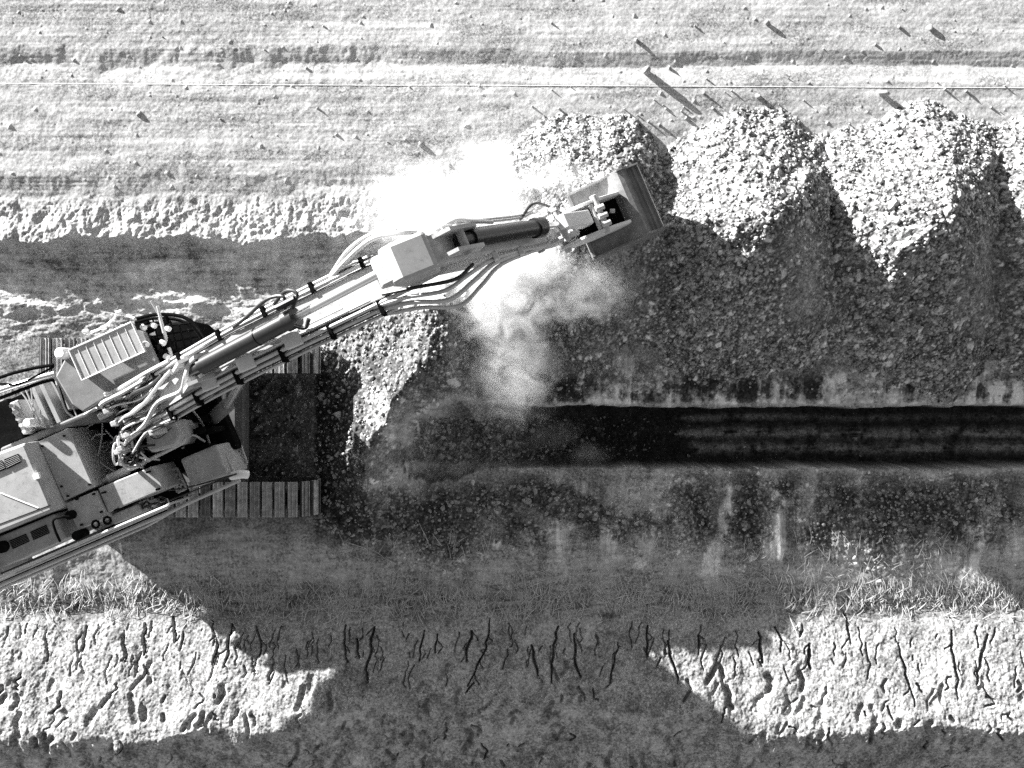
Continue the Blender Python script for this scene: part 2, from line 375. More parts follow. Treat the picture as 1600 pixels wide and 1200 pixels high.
# ------------------------------------------------------------------ soil colour (dry pale crust, dark subsoil, dust, plus painted sun and shade)
alb = np.full((NY, NX), 0.375, np.float32)
nA = noise_grid(1.5, 0.30, 501, 5, 0.6); nB = noise_grid(0.4, 0.4, 511, 5, 0.6); nC = noise_grid(0.12, 0.12, 521, 4, .6)
alb += 0.07 + 0.10 * nA + 0.05 * nB - 0.05 * S(0, .8, noise_grid(1.1, .5, 531, 4, .6)) * (py < 260)
strip = S(380, 392, pyw) * (1 - S(476, 486, pyw)) * (1 - east)
alb = alb * (1 - strip) + strip * np.clip(0.44 + 0.13 * nB + 0.12 * nA + 0.09 * nC + .1 * noise_grid(.6, .045, 581, 3), .12, .8)
dusty = S(815, 850, py + 22 * nB + 18 * wob2) * (1 - S(955, 985, py + 8 * wob1)) * (1 - .9 * np.clip(1.3 * density(px.astype(np.float64), py.astype(np.float64)), 0, 1).astype(np.float32) * (py < 935))
midm = (S(486, 500, py) * (1 - S(955, 985, py)))
alb = np.where(midm > 0, alb * (1 - midm) + midm * (0.27 + 0.06 * nB + 0.04 * nC), alb)  # dug ground darkened overall to deepen the shade it lies in
rub = density(px.astype(np.float64), py.astype(np.float64)).astype(np.float32)
alb = np.where((py > 486) & (py < 900) & (hmax < base), alb * (1 - 0.62 * np.clip(rub, 0, 1)), alb)
alb = alb * (1 - dusty) + dusty * (0.40 - .15 * S(885, 950, py) + 0.07 * nB + 0.06 * noise_grid(.045, .3, 543, 3, .6) + 0.10 * noise_grid(.25, .05, 541, 3))  # colour drops towards the bank to hold down the sunlit part
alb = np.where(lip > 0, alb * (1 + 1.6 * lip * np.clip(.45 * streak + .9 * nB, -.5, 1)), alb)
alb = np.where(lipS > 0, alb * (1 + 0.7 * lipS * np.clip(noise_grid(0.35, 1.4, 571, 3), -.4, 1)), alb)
bkm = S(955, 985, py + 8 * wob1)
alb = alb * (1 - bkm) + bkm * (0.30 + 0.07 * nB + 0.05 * nC)
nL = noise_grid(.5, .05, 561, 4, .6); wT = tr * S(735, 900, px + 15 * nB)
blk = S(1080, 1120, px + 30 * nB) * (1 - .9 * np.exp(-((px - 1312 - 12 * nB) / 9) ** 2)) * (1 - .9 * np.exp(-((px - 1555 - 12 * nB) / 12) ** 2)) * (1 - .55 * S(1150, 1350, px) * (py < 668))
alb = alb * (1 - wT) + wT * np.clip(0.04 + 0.015 * nC + 0.26 * blk * np.clip((.75 * np.exp(-((py - 657 - 3 * wob2) / 5) ** 2) + 1.0 * np.exp(-((py - 684 - 3 * wob2) / 8) ** 2) + .95 * np.exp(-((py - 709 - 2 * wob2) / 8) ** 2)) * (1 + .5 * nB + .5 * nC + .4 * nL), 0, 1.6), .02, .4)  # trench shade painted as a near-black floor, with paler floor bands
alb = alb * (1 + .15 * bowl * (1 - wT)) * (1 - .42 * np.exp(-((np.abs(bx) ** 3 + np.abs(by) ** 3) ** (1 / 3) - .97) ** 2 / .003) * (1 - tr) * (px < 740))  # shade of the steep rim painted as a dark outline
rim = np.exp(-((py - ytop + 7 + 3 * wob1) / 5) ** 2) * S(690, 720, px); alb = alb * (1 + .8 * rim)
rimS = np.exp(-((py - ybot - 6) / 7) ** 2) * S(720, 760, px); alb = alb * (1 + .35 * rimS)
halb = 0.31 + 0.05 * nB + 0.05 * nC
alb_h = halb
# grains of lighter and darker clod
g = np.random.RandomState(9)
grain = noise_grid(.055, .055, 551, 2, .7)
alb = np.clip(alb * (1 + 0.25 * grain * (0.4 + rub)), 0.03, 0.8); alb_h = np.clip(alb_h * (1 + .35 * grain), .04, .8)

for (x0, y0, x1, y1, wd, am_) in [(1143, 765, 1108, 905, 10, 1.5), (1240, 765, 1212, 870, 15, .9), (1562, 765, 1512, 915, 12, 1.7), (1505, 780, 1475, 900, 14, .5), (1330, 765, 1322, 850, 12, .5), (905, 745, 900, 800, 20, .5), (978, 560, 985, 630, 18, 1.0), (1045, 575, 1048, 630, 16, .9), (1200, 585, 1205, 628, 20, .8), (1305, 580, 1300, 628, 16, 1.2), (1540, 570, 1545, 628, 20, .9), (890, 560, 895, 625, 12, .6), (1135, 600, 1135, 628, 22, .8), (1600, 600, 1600, 628, 22, .8)]:
    t_ = np.clip((py - y0) / (y1 - y0), 0, 1); d_ = (px - x0 - t_ * (x1 - x0) - 3 * wob3) / (wd * (1 + .35 * nB)); g_ = np.exp(-d_ ** 4) * S(y0 - 14, y0 + 10, py) * (1 - S(y1 - 8, y1 + 10, py + 10 * nB))
    g_ = g_ * np.clip(.8 + .5 * streak, 0, 2); alb = alb * (1 + 1.5 * am_ * g_); relief = relief * (1 - .9 * np.clip(g_, 0, 1)); base += .03 * np.clip(g_, 0, 1) * streak
for (x0, y0, rx_, ry_, v_) in [(1035, 757, 62, 9, .75), (995, 772, 22, 16, .6), (1000, 885, 16, 12, .8), (775, 851, 9, 7, .8), (757, 872, 7, 6, .8), (985, 905, 12, 5, .5), (1000, 600, 18, 14, .5), (1330, 612, 12, 8, .4)]:  # sunlit spots painted as pale colour on shaded ground
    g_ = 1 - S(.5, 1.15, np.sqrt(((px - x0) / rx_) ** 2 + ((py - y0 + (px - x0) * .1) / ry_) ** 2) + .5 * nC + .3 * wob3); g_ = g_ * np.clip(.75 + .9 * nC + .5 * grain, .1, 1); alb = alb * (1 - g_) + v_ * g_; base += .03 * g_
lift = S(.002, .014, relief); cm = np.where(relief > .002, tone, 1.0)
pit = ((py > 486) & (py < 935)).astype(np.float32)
alb = alb * (1 - 0.55 * rub * pit * (1 - lift)) * np.where((relief > .002) & (pit > 0), .55 + .75 * cm, 1)  # gaps between clods darkened as painted shade; clod tones vary at random
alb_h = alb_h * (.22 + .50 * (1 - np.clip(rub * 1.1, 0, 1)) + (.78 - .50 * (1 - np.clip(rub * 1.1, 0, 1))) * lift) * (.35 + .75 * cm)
under = S(40, 60, px) * (1 - S(470, 560, px + 30 * nB)) * S(575, 600, py) * (1 - S(800, 812, py)); alb = alb * (1 - (.5 + .35 * nB + .2 * nC) * under)  # machine's shade between the tracks painted into the soil colour
dk = S(488, 500, px) * (1 - S(560, 640, px + 30 * nB)) * S(545, 600, py) * (1 - S(790, 850, py + 20 * nB - .2 * (px - 490))); alb = alb * (1 - .55 * dk)  # machine's shadow on the front rubble deepened in the colour
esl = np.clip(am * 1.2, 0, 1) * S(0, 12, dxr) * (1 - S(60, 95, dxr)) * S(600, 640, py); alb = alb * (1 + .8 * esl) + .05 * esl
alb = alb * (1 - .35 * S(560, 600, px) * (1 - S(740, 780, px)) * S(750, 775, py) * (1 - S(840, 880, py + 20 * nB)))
alb = alb * (1 - .6 * S(.02, .12, CR)) * np.where(py > 1100, 1 + .35 * S(-.2, .6, noise_grid(.18, .18, 591, 4, .65)) - .35 * S(.1, .7, noise_grid(.22, .2, 595, 4, .65)), 1)  # shade inside cracks and hollows painted in, plus random mottling
alb = np.clip(alb, .015, .8); alb_h = np.clip(alb_h, .02, .8)
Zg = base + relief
idx = np.arange(NX * NY, dtype=np.int32).reshape(NY, NX)
def grid_faces(mask=None):
    q = np.stack([idx[:-1, :-1], idx[:-1, 1:], idx[1:, 1:], idx[1:, :-1]], -1)
    if mask is None: return q.reshape(-1, 4)
    return q[mask]
V = np.stack([X, Y, Zg], -1).reshape(-1, 3)
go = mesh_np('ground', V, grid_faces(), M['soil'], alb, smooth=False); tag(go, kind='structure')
heap_labels = ['lowest, left hand heap of rubble, partly under the raised bucket', 'rubble heap just right of the bucket, with a pale smear at its peak',
               'third rubble heap from the bucket, sunlit face notched along its lower edge', 'rubble heap cut off by the right edge of the photo']
for k in range(4):
    other = np.max(np.stack([HZ[q] for q in range(4) if q != k]), 0)
    own = (HZ[k] > base - 0.03) & (HZ[k] > other - 0.03) & (py < 628)
    cell = own[:-1, :-1] & own[1:, 1:] & own[:-1, 1:] & own[1:, :-1]
    F = grid_faces(cell); u, inv = np.unique(F, return_inverse=True); inv = inv.reshape(F.shape)
    zz = (HZ[k] + relief - 0.004 * k).ravel()[u]
    V = np.stack([X.ravel()[u], Y.ravel()[u], zz], -1)
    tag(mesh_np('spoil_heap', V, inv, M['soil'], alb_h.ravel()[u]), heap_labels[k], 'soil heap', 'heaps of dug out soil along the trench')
surfZ = np.maximum(Zg, np.where(hmax > base, hmax + relief, -9))
def zat(x, y): return float(surf(np.array([x]), np.array([y]), surfZ)[0])

# ------------------------------------------------------------------ loose clods as real stones
import bmesh
bm = bmesh.new(); bmesh.ops.create_icosphere(bm, subdivisions=1, radius=1); bm.verts.ensure_lookup_table()
IV = np.array([v.co[:] for v in bm.verts]); IF = np.array([[v.index for v in f.verts] for f in bm.faces]); bm.free()
bm = bmesh.new(); bmesh.ops.create_icosphere(bm, subdivisions=2, radius=1)
IV2 = np.array([v.co[:] for v in bm.verts]); IF2 = np.array([[v.index for v in f.verts] for f in bm.faces]); bm.free()
def clod_cloud(xs, ys, rs, g):
    n = len(xs); V = np.repeat(IV[None], n, 0)
    V = V * (1 + g.uniform(-.28, .28, (n, len(IV), 1))) * g.uniform(.65, 1.15, (n, 1, 3))
    a = g.rand(n) * 2 * pi; ca, sa = np.cos(a)[:, None], np.sin(a)[:, None]
    x = V[..., 0] * ca - V[..., 1] * sa; y = V[..., 0] * sa + V[..., 1] * ca
    V = np.stack([x, y, V[..., 2]], -1) * rs[:, None, None]
    z = surf(xs, ys, surfZ) + rs * 0.25
    V += np.stack([xs, ys, z], -1)[:, None]
    F = IF[None] + (np.arange(n) * len(IV))[:, None, None]
    return V.reshape(-1, 3), F.reshape(-1, 3)
xs, ys, g = scatter(90000, 403); k = (ys > -3.7); xs, ys = xs[k], ys[k]
sel = g.rand(len(xs)) < 0.4; xs, ys = xs[sel], ys[sel]
rs = np.clip(g.lognormal(math.log(.024), .38, len(xs)), .014, .055)
V, F = clod_cloud(xs, ys, rs, g)
tag(mesh_np('loose_rubble', V, F, M['clod']), kind='stuff')

stone_me = []
for q in range(6):
    g = np.random.RandomState(60 + q); V = IV2 * (1 + .22 * noise_pt(IV2[:, 0] * 2 + q * 7, IV2[:, 1] * 2 + IV2[:, 2] * 2.3, 1.0, 700 + q, 2)[:, None])
    for _ in range(7):
        nrm = g.normal(size=3); nrm /= np.linalg.norm(nrm); d = V @ nrm; c = g.uniform(.55, .8)
        V = V - np.maximum(d - c, 0)[:, None] * nrm
    o = mesh_np('soil_clod', V, IF2, M['clod']); stone_me.append(o.data); bpy.data.objects.remove(o)
stone_mew = []
for me in stone_me:
    m2 = me.copy(); m2.materials.clear(); m2.materials.append(M['clodw']); stone_mew.append(m2)
def stone(x, y, r, flat=.75, pale=False, name='soil_clod', hz=None, k=None):
    o = bpy.data.objects.new(name, random.choice(stone_mew if pale else stone_me)); link(o)
    o.location = (x, y, zat(x, y) + r * flat * .45); o.scale = (r * random.uniform(.85, 1.2), r * random.uniform(.7, 1.0), r * flat * random.uniform(.9, 1.1))
    o.rotation_euler = (0, 0, random.uniform(0, 6.28)); return o
# named stones
for (a, b, r, fl, pale, lab) in [
    (1005, 122, .105, 1.6, False, 'upright clod on the pale field with the longest, widest shadow'),
    (1366, 156, .10, 1.3, False, 'dark clod with a wide shadow just above the third heap'),
    (1176, 160, .075, 1.1, False, 'clod at the upper rim of the heap beside the bucket'),
    (990, 75, .05, 1.2, False, 'small lone clod above the dark gully of the field'),
    (1190, 48, .06, .8, False, 'dark round clod high on the upper field'),
    (1440, 56, .085, .6, False, 'flat dark clod near the top right corner of the field'),
    (1392, 54, .05, .6, False, 'small clod left of the flat dark clod at top right'),
    (1242, 428, .085, .6, True, 'white flat stone in the shaded foot of the second heap'),
    (1452, 567, .07, .8, True, 'round pale stone below the toe of the third heap'),
    (1092, 557, .06, .8, True, 'pale round clod at the toe left of the second heap'),
    (955, 541, .07, .8, False, 'left of three big clods at the toe of the first heap'),
    (975, 543, .10, .7, False, 'largest of three big clods at the toe of the first heap'),
    (992, 537, .065, .7, False, 'right of three big clods at the toe of the first heap'),
    (536, 646, .09, .7, True, 'pale stone lying in the dark rubble ahead of the tracks'),
    (1318, 499, .07, .7, True, 'pale clod low between second and third heap'),
    (228, 186, .07, .5, False, 'dark clod alone in the left part of the field'),
    (660, 232, .07, .6, False, 'dark clod on the field left of the dust cloud')]:
    x, y, _ = P(a, b); tag(stone(x, y, r, fl, pale), lab, 'clod')
groups = {}
xs, ys, g = scatter(60000, 404); n = 0
for x, y in zip(xs, ys):
    if n >= 283: break
    X_, Y_ = 800 + 80 * x, 600 - 80 * y
    if Y_ > 870 or X_ < 488 or (X_ < 700 and Y_ < 470): continue
    if Y_ < 500 and random.random() < .7: continue
    if Y_ < 400 and random.random() < .6: continue
    if 655 < Y_ < 725 and X_ > 690: lab, grp = 'clod fallen onto the dark trench floor' + (' near its head' if X_ < 900 else ' in the middle stretch'), 'clods on the trench floor'
    elif Y_ > 740: lab, grp = 'clod below the trench, ' + ('near the lower track' if X_ < 680 else 'under the head of the trench' if X_ < 860 else 'under the dusty middle of the trench' if X_ < 1080 else 'between the two pale scrape marks' if X_ < 1260 else 'right of the pale scrape marks'), 'clods along the lower side of the trench'
    elif X_ < 760: lab, grp = 'clod ahead of the tracks, ' + ('on the sunlit mound under the boom' if Y_ < 580 and X_ > 540 else 'by the tip of the upper track' if Y_ < 620 else 'in the dark rubble before the machine' if X_ < 590 else 'at the rounded head of the trench'), 'clods ahead of the tracks'
    else:
        q = min(3, max(0, int(round((X_ - 935) / 265)))); hn = ['the heap below the bucket', 'the second heap from the left', 'the third heap from the left', 'the heap at the right edge'][q]
        wh = 'sunlit upper face of' if Y_ < 330 else ('shaded right flank of' if Y_ < 450 and X_ > 935 + 265 * q else ('shaded lower flank of' if Y_ < 540 else 'toe of'))
        lab, grp = 'TONE clod on the ' + wh + ' ' + hn, 'clods on ' + hn
    r = float(np.clip(g.lognormal(math.log(.038), .3), .026, .08)); pl = random.random() < .18
    sz = 'small ' if r < .032 and 'small' not in lab else ('big ' if r > .048 else '')
    if 'TONE' in lab: lab = lab.replace('TONE', sz + ('pale' if pl else 'grey'))
    else: lab = sz + ('pale ' if pl else 'grey ') + lab
    tag(stone(x, y, r, .75, pl), lab, 'clod', grp); n += 1
# shadow throwing clods on the field
for q in range(46):
    a = random.uniform(830, 1600); b = random.triangular(120, 215, 205)
    if random.random() < .0: a, b = random.uniform(0, 1600), random.uniform(10, 240)
    x, y, _ = P(a, b); r = random.uniform(.012, .034)
    tag(stone(x, y, r, 1.4), 'small dark clod with a thin long shadow on the pale field, ' + ('left half' if a < 800 else 'above the first heap' if a < 1060 else 'above the second heap' if a < 1330 else 'above the third heap'), 'clod', 'small clods on the upper field')

# straw like dry blades along the foot of the bank
def blades(n, seed):
    g = np.random.RandomState(seed); Vs, Fs = [], []
    for q in range(n):
        if g.rand() < .75: a, b = g.uniform(-20, 1620), g.normal(945, 16)
        else: a, b = g.uniform(180, 1620), g.uniform(845, 960)
        if a < 520 and b < 900: continue
        x, y, _ = P(a, b); L = g.uniform(.12, .42); th = pi / 2 + g.normal(0, .55) if g.rand() < .8 else g.uniform(0, pi); w_ = g.uniform(.003, .011); cv = g.normal(0, .22)
        m = 6; pr = []
        for k in range(m):
            t = k / (m - 1); A = th + cv * t; x2 = x + L * t * cos(A); y2 = y + L * t * sin(A)
            z = zat(x2, y2) + .012 + .05 * sin(pi * t) * g.uniform(.4, 1); pr.append((x2, y2, z, A))
        s = len(Vs)
        for k, (x2, y2, z, A) in enumerate(pr):
            ww = w_ * (1 - .8 * k / m); Vs.append((x2 - sin(A) * ww, y2 + cos(A) * ww, z)); Vs.append((x2 + sin(A) * ww, y2 - cos(A) * ww, z + ww * .6))
        for k in range(m - 1): Fs.append((s + 2 * k, s + 2 * k + 1, s + 2 * k + 3, s + 2 * k + 2))
    return np.array(Vs), np.array(Fs)
V, F = blades(2300, 21); tag(mesh_np('dry_grass', V, F, M['straw']), kind='stuff')

# ------------------------------------------------------------------ mesh builder for the machine
class MB:
    def __init__(s): s.v = []; s.f = []
    def add(s, V, F):
        n = len(s.v); s.pc = getattr(s, 'pc', []) + [(list(V), list(F))]; s.v += [tuple(v) for v in V]; s.f += [tuple(n + i for i in f) for f in F]; return s
    def prism(s, A, B):
        """loop A (list of 3d pts) to loop B, capped"""
        n = len(A); F = [tuple(range(n))[::-1], tuple(range(n, 2 * n))]
        F += [(i, (i + 1) % n, n + (i + 1) % n, n + i) for i in range(n)]
        return s.add(list(A) + list(B), F)
    def tube(s, pts, r, seg=8, caps=True, r2=None):
        pts = [np.array(p, float) for p in pts]; n = len(pts); V = []; up = None
        for i, p in enumerate(pts):
            d = (pts[min(i + 1, n - 1)] - pts[max(i - 1, 0)]); d /= (np.linalg.norm(d) + 1e-9)
            if up is None: a = np.array([0, 0, 1.]) if abs(d[2]) < .9 else np.array([1., 0, 0])
            else: a = up
            e = np.cross(d, a); e /= (np.linalg.norm(e) + 1e-9); up = np.cross(e, d)
            rr = r if r2 is None else r + (r2 - r) * i / (n - 1)
            for k in range(seg):
                t = 2 * pi * k / seg; V.append(p + rr * (cos(t) * e + sin(t) * up))
        F = [(i * seg + k, i * seg + (k + 1) % seg, (i + 1) * seg + (k + 1) % seg, (i + 1) * seg + k) for i in range(n - 1) for k in range(seg)]
        if caps: F += [tuple(range(seg))[::-1], tuple((n - 1) * seg + k for k in range(seg))]
        return s.add(V, F)
    def each(s, name, m, parent=None, bevel=0, smooth=False):
        """every added solid becomes a part of its own"""
        for V_, F_ in s.pc: b_ = MB(); b_.add(V_, F_); o = b_.build(name, m, parent, bevel, smooth)
        return o
    def build(s, name, m, parent=None, bevel=0, smooth=False, label=None):
        me = bpy.data.meshes.new(name); o = bpy.data.objects.new(name, me)
        off = np.array(parent_loc(parent)) if parent else np.zeros(3)
        me.from_pydata([tuple(np.array(v) - off) for v in s.v], [], s.f); me.validate()
        b = bmesh.new(); b.from_mesh(me); bmesh.ops.recalc_face_normals(b, faces=b.faces); b.to_mesh(me); b.free()
        me.materials.append(m); link(o)
        if parent: o.parent = parent
        if smooth:
            me.polygons.foreach_set('use_smooth', np.ones(len(me.polygons), bool)); me.set_sharp_from_angle(angle=radians(40))
        if bevel:
            md = o.modifiers.new('bevel', 'BEVEL'); md.width = bevel; md.segments = 2; md.limit_method = 'ANGLE'; md.angle_limit = radians(40)
        if label: o['label'] = label
        return o
def parent_loc(p):
    l = np.array(p.location)
    while p.parent: p = p.parent; l = l + np.array(p.location)
    return l
def spl(pts, n=6):
    P_ = [np.array(p, float) for p in pts]; P_ = [2 * P_[0] - P_[1]] + P_ + [2 * P_[-1] - P_[-2]]; o = []
    for i in range(1, len(P_) - 2):
        for k in range(n):
            t = k / n; a, b, c, d = P_[i - 1:i + 3]
            o.append(.5 * ((2 * b) + (c - a) * t + (2 * a - 5 * b + 4 * c - d) * t * t + (3 * b - a - 3 * c + d) * t ** 3))
    o.append(P_[-2]); return o

# machine frame: F = boom foot on the plan, u forward, v to its left
TH = radians(23.4); ux, uy = cos(TH), sin(TH); FX, FY = -6.28, -0.44
def Wd(r, v, z): return (FX + r * ux - v * uy, FY + r * uy + v * ux, z)
def LP(px_, py_, z):
    x, y, _ = P(px_, py_, z); dx, dy = x - FX, y - FY; return (dx * ux + dy * uy, -dx * uy + dy * ux)
ex = bpy.data.objects.new('excavator', None); ex.location = (-6.27, -0.80, 0); link(ex)
tag(ex, 'large crawler excavator with boom stretched over the spoil heaps', 'excavator')

def rbox(r0, r1, v0, v1, z0, z1, b=None):
    b = b or MB(); A = [Wd(r0, v0, z0), Wd(r1, v0, z0), Wd(r1, v1, z0), Wd(r0, v1, z0)]; B = [(p[0], p[1], z1) for p in A]; return b.prism(A, B)
def wbox(x0, x1, y0, y1, z0, z1, b=None):
    b = b or MB(); A = [(x0, y0, z0), (x1, y0, z0), (x1, y1, z0), (x0, y1, z0)]; B = [(p[0], p[1], z1) for p in A]; return b.prism(A, B)
def plan(pix, z1, z0, b=None):
    """plan outline seen at height z1, extruded down to z0"""
    b = b or MB(); B = [P(x, y, z1) for x, y in pix]; A = [(p[0], p[1], z0) for p in B]; return b.prism(A, B)
def side(prof, v0, v1, b=None):
    b = b or MB(); return b.prism([Wd(r, v0, z) for r, z in prof], [Wd(r, v1, z) for r, z in prof])

# --- tracks
TX0, TX1 = -8.85, -3.70
rad = 0.47; zc = 0.50
def track_path(n):
    L = (TX1 - TX0 - 2 * rad); per = 2 * L + 2 * pi * rad; out = []
    for i in range(n):
        s = per * i / n
        if s < L: out.append((TX0 + rad + s, zc + rad, 0))
        elif s < L + pi * rad: a = (s - L) / rad; out.append((TX1 - rad + rad * sin(a), zc + rad * cos(a), a))
        elif s < 2 * L + pi * rad: out.append((TX1 - rad - (s - L - pi * rad), zc - rad, pi))
        else: a = (s - 2 * L - pi * rad) / rad; out.append((TX0 + rad - rad * sin(a), zc - rad * cos(a), pi + a))
    return out
shoe_me = None
for (yc, lab) in ((0.525, 'track on the cab side of the machine'), (-2.135, 'track on the open side, below the walkway')):
    tr_ = bpy.data.objects.new('track', None); link(tr_); tr_.parent = ex; tr_.location = (0, yc + 0.80, 0); tr_['label'] = lab
    L0 = parent_loc(tr_)
    b = MB(); wbox(TX0 + .35, TX1 - .35, yc - .22, yc + .22, .1, .88, b); b.build('track_frame', M['paintd'], tr_, .03)
    for wx in (TX0 + rad, TX1 - rad):
        b = MB(); b.tube([(wx, yc - .12, zc), (wx, yc + .12, zc)], .40, 24); b.build('sprocket' if wx < -6 else 'idler', M['black'], tr_)
    for q, (sx, sz, a) in enumerate(track_path(50)):
        if shoe_me is None:
            b = MB(); hw = .325
            pr = [(-.098, 0), (-.098, .035), (-.085, .06), (-.072, .028), (-.02, .022), (-.012, .05), (.002, .05), (.008, .022), (.06, .022), (.068, .05), (.082, .05), (.092, .01), (.098, 0)]
            b.prism([(x, -hw, z) for x, z in pr], [(x, hw, z) for x, z in pr])
            b.prism([(x * .6, -.12, z) for x, z in [(-.1, -.09), (-.1, -.001), (.1, -.001), (.1, -.09)]], [(x * .6, .12, z) for x, z in [(-.1, -.09), (-.1, -.001), (.1, -.001), (.1, -.09)]])
            o = b.build('track_shoe', M['shoe']); shoe_me = o.data; bpy.data.objects.remove(o); shoe_me.materials.append(M['bar'])
            for p_ in shoe_me.polygons:
                if p_.center.z > .021 and abs(p_.center.x) < .088: p_.material_index = 1
        o = bpy.data.objects.new('track_shoe', shoe_me); link(o); o.parent = tr_
        o.location = (sx - L0[0], 0, sz); o.rotation_euler = (random.uniform(-.01, .01), a + random.uniform(-.03, .03), 0)
b = MB(); wbox(-7.5, -5.0, -1.9, .3, .45, .85, b); b.tube([(-6.27, -.8, .8), (-6.27, -.8, 1.22)], .6, 32)
b.build('undercarriage', M['paintd'], ex, .02)

# --- upper frame
b = MB(); rbox(-1.2, 1.0, -1.2, .9, 1.24, 1.54, b); rbox(-3.6, -1.2, -1.4, 1.0, 1.50, 1.54, b); b.build('upper_frame', M['black'], ex, .02)
b = MB()      # counterweight, beyond the left edge of the photo
side([(-3.9, 1.6), (-3.1, 1.57), (-3.1, 2.75), (-3.5, 2.7), (-3.95, 2.2)], -1.7, 1.25, b); b.build('counterweight', M['paint'], ex, .08)

# engine hood, light panel, chamfer and side row
b = MB(); plan([(-190, 775), (38, 692), (83, 798), (-145, 890)], 2.95, 1.55, b); b.build('engine_hood', M['paint'], ex, .04)
b = MB()
top_ = [P(*q, 2.93) for q in [(38, 692), (83, 798)]]; low_ = [P(*q, 2.66) for q in [(57, 690), (101, 792)]]
b.prism([top_[0], low_[0], (low_[0][0], low_[0][1], 1.5), (top_[0][0], top_[0][1], 1.5)], [top_[1], low_[1], (low_[1][0], low_[1][1], 1.5), (top_[1][0], top_[1][1], 1.5)])
b.build('hood_end', M['paint'], ex, .015)
b = MB(); plan([(-140, 896), (84, 803), (103, 842), (-115, 940)], 2.62, 1.55, b); sidebox = b.build('side_cover', M['paint'], ex, .03)
b = MB()
for (x0, y0, x1, y1) in ((-150, 875, 79, 789), (-60, 735, -15, 840)):
    b.tube([P(x0, y0, 2.951), P(x1, y1, 2.951)], .006, 4)
b.each('panel_seam', M['black'], ex)
b = MB(); b.tube([P(0, 770, 2.955), P(60, 808 - 14, 2.955)], .012, 4); b.build('trim_strip', M['white'], ex)
def louvre(pix, z):
    b = MB(); plan(pix, z + .012, z - .02, b); o = b.build('air_intake', M['black'], ex); 
    b = MB(); (x0, y0), (x1, y1), (x2, y2), (x3, y3) = pix
    for k in range(1, 6):
        t = k / 6; a = P(x0 + (x3 - x0) * t, y0 + (y3 - y0) * t, z + .02); c = P(x1 + (x2 - x1) * t, y1 + (y2 - y1) * t, z + .02); b.tube([a, c], .004, 4)
    g_ = b.build('slats', M['paintd'], ex); g_.parent = o; g_.location = (0, 0, 0)
louvre([(14, 845), (40, 834), (46, 846), (20, 858)], 2.62); louvre([(47, 831), (72, 820), (77, 833), (52, 844)], 2.62)
louvre([(-24, 730), (2, 719), (9, 733), (-17, 744)], 2.95); louvre([(6, 718), (28, 709), (33, 722), (11, 733)], 2.95)
b = MB(); plan([(50, 742), (59, 738), (62, 747), (53, 750)], 3.0, 2.94, b); b.build('latch', M['white'], ex)
# hatches of the service deck
def hatch(pix, z1, z0=1.42, m='paint', lab=None):
    b = MB(); plan(pix, z1, z0, b); return b.build('hatch', M[m], ex, .018, label=lab)
hatch([(59, 690), (106, 669), (147, 761), (100, 783)], 2.62)
hatch([(101, 787), (148, 767), (167, 808), (122, 828)], 2.60)
hatch([(153, 763), (239, 728), (256, 764), (169, 801)], 2.52)
hatch([(171, 806), (216, 787), (222, 800), (178, 820)], 2.40)
b = MB()   # bolts and latches
for (x, y) in [(66, 697), (100, 681), (140, 757), (106, 775), (120, 780), (146, 772), (108, 800), (127, 820), (158, 800), (230, 738), (160, 770), (245, 765), (180, 797), (96, 760)]:
    p = P(x, y, 2.64); b.tube([(p[0], p[1], 2.5), (p[0], p[1], 2.665)], .018, 6)
b.each('bolt', M['black'], ex)
b = MB()   # battery bay at the walkway side, open with cables
rbox(*(LP(222, 800, 2.2)[0], LP(262, 788, 2.2)[0]), -1.62, -1.28, 1.42, 1.5, b); b.build('open_bay', M['black'], ex)
b = MB()
for k in range(7):
    a = random.uniform(218, 255); c = 790 - (a - 218) * .38 + random.uniform(-3, 8)
    b.tube(spl([P(a, c, 2.2), P(a + random.uniform(3, 9), c - random.uniform(2, 6), 2.42), P(a + 14, c + random.uniform(-7, 3), 2.2)], 5), .018, 6)
b.each('battery_cable', M['hose'], ex, smooth=True)
b = MB(); b.tube([P(215, 800, 2.3), P(262, 780, 2.3), P(266, 790, 2.3)], .02, 6); b.tube([P(222, 806, 2.3), P(266, 788, 2.3)], .02, 6); b.each('bay_rail', M['pipe'], ex)
# front tool box with step plates
b = MB(); A_ = [(281, 718), (338, 694), (356, 741), (300, 764)]; plan(A_, 2.25, 1.2, b); tb = b.build('tool_box', M['paint'], ex, .04)
b = MB(); plan([(339, 696), (351, 704), (367, 738), (357, 742)], 2.02, 1.2, b); b.build('box_front', M['paint'], ex, .03)
def grip(pix, z, nx=2, ny=4):
    b = MB(); (x0, y0), (x1, y1), (x2, y2), (x3, y3) = pix
    def at(s_, t): 
        xa, ya = x0 + (x1 - x0) * s_, y0 + (y1 - y0) * s_; xb, yb = x3 + (x2 - x3) * s_, y3 + (y2 - y3) * s_; return (xa + (xb - xa) * t, ya + (yb - ya) * t)
    for i in range(nx + 1):
        b.tube([P(*at(i / nx, 0), z), P(*at(i / nx, 1), z)], .026, 6)
    for j in range(ny + 1):
        b.tube([P(*at(0, j / ny), z), P(*at(1, j / ny), z)], .026, 6)
    b.build('step_plate', M['grip'], ex)
grip([(263, 737), (276, 731), (291, 763), (278, 769)], 1.75); grip([(350, 706), (359, 702), (370, 731), (361, 736)], 1.7); grip([(367, 700), (376, 696), (386, 724), (377, 729)], 1.3)
b = MB(); rbox(LP(262, 730, 1.6)[0], LP(292, 765, 1.6)[0], -1.6, -.75, 1.5, 1.58, b); b.build('step_well', M['black'], ex)
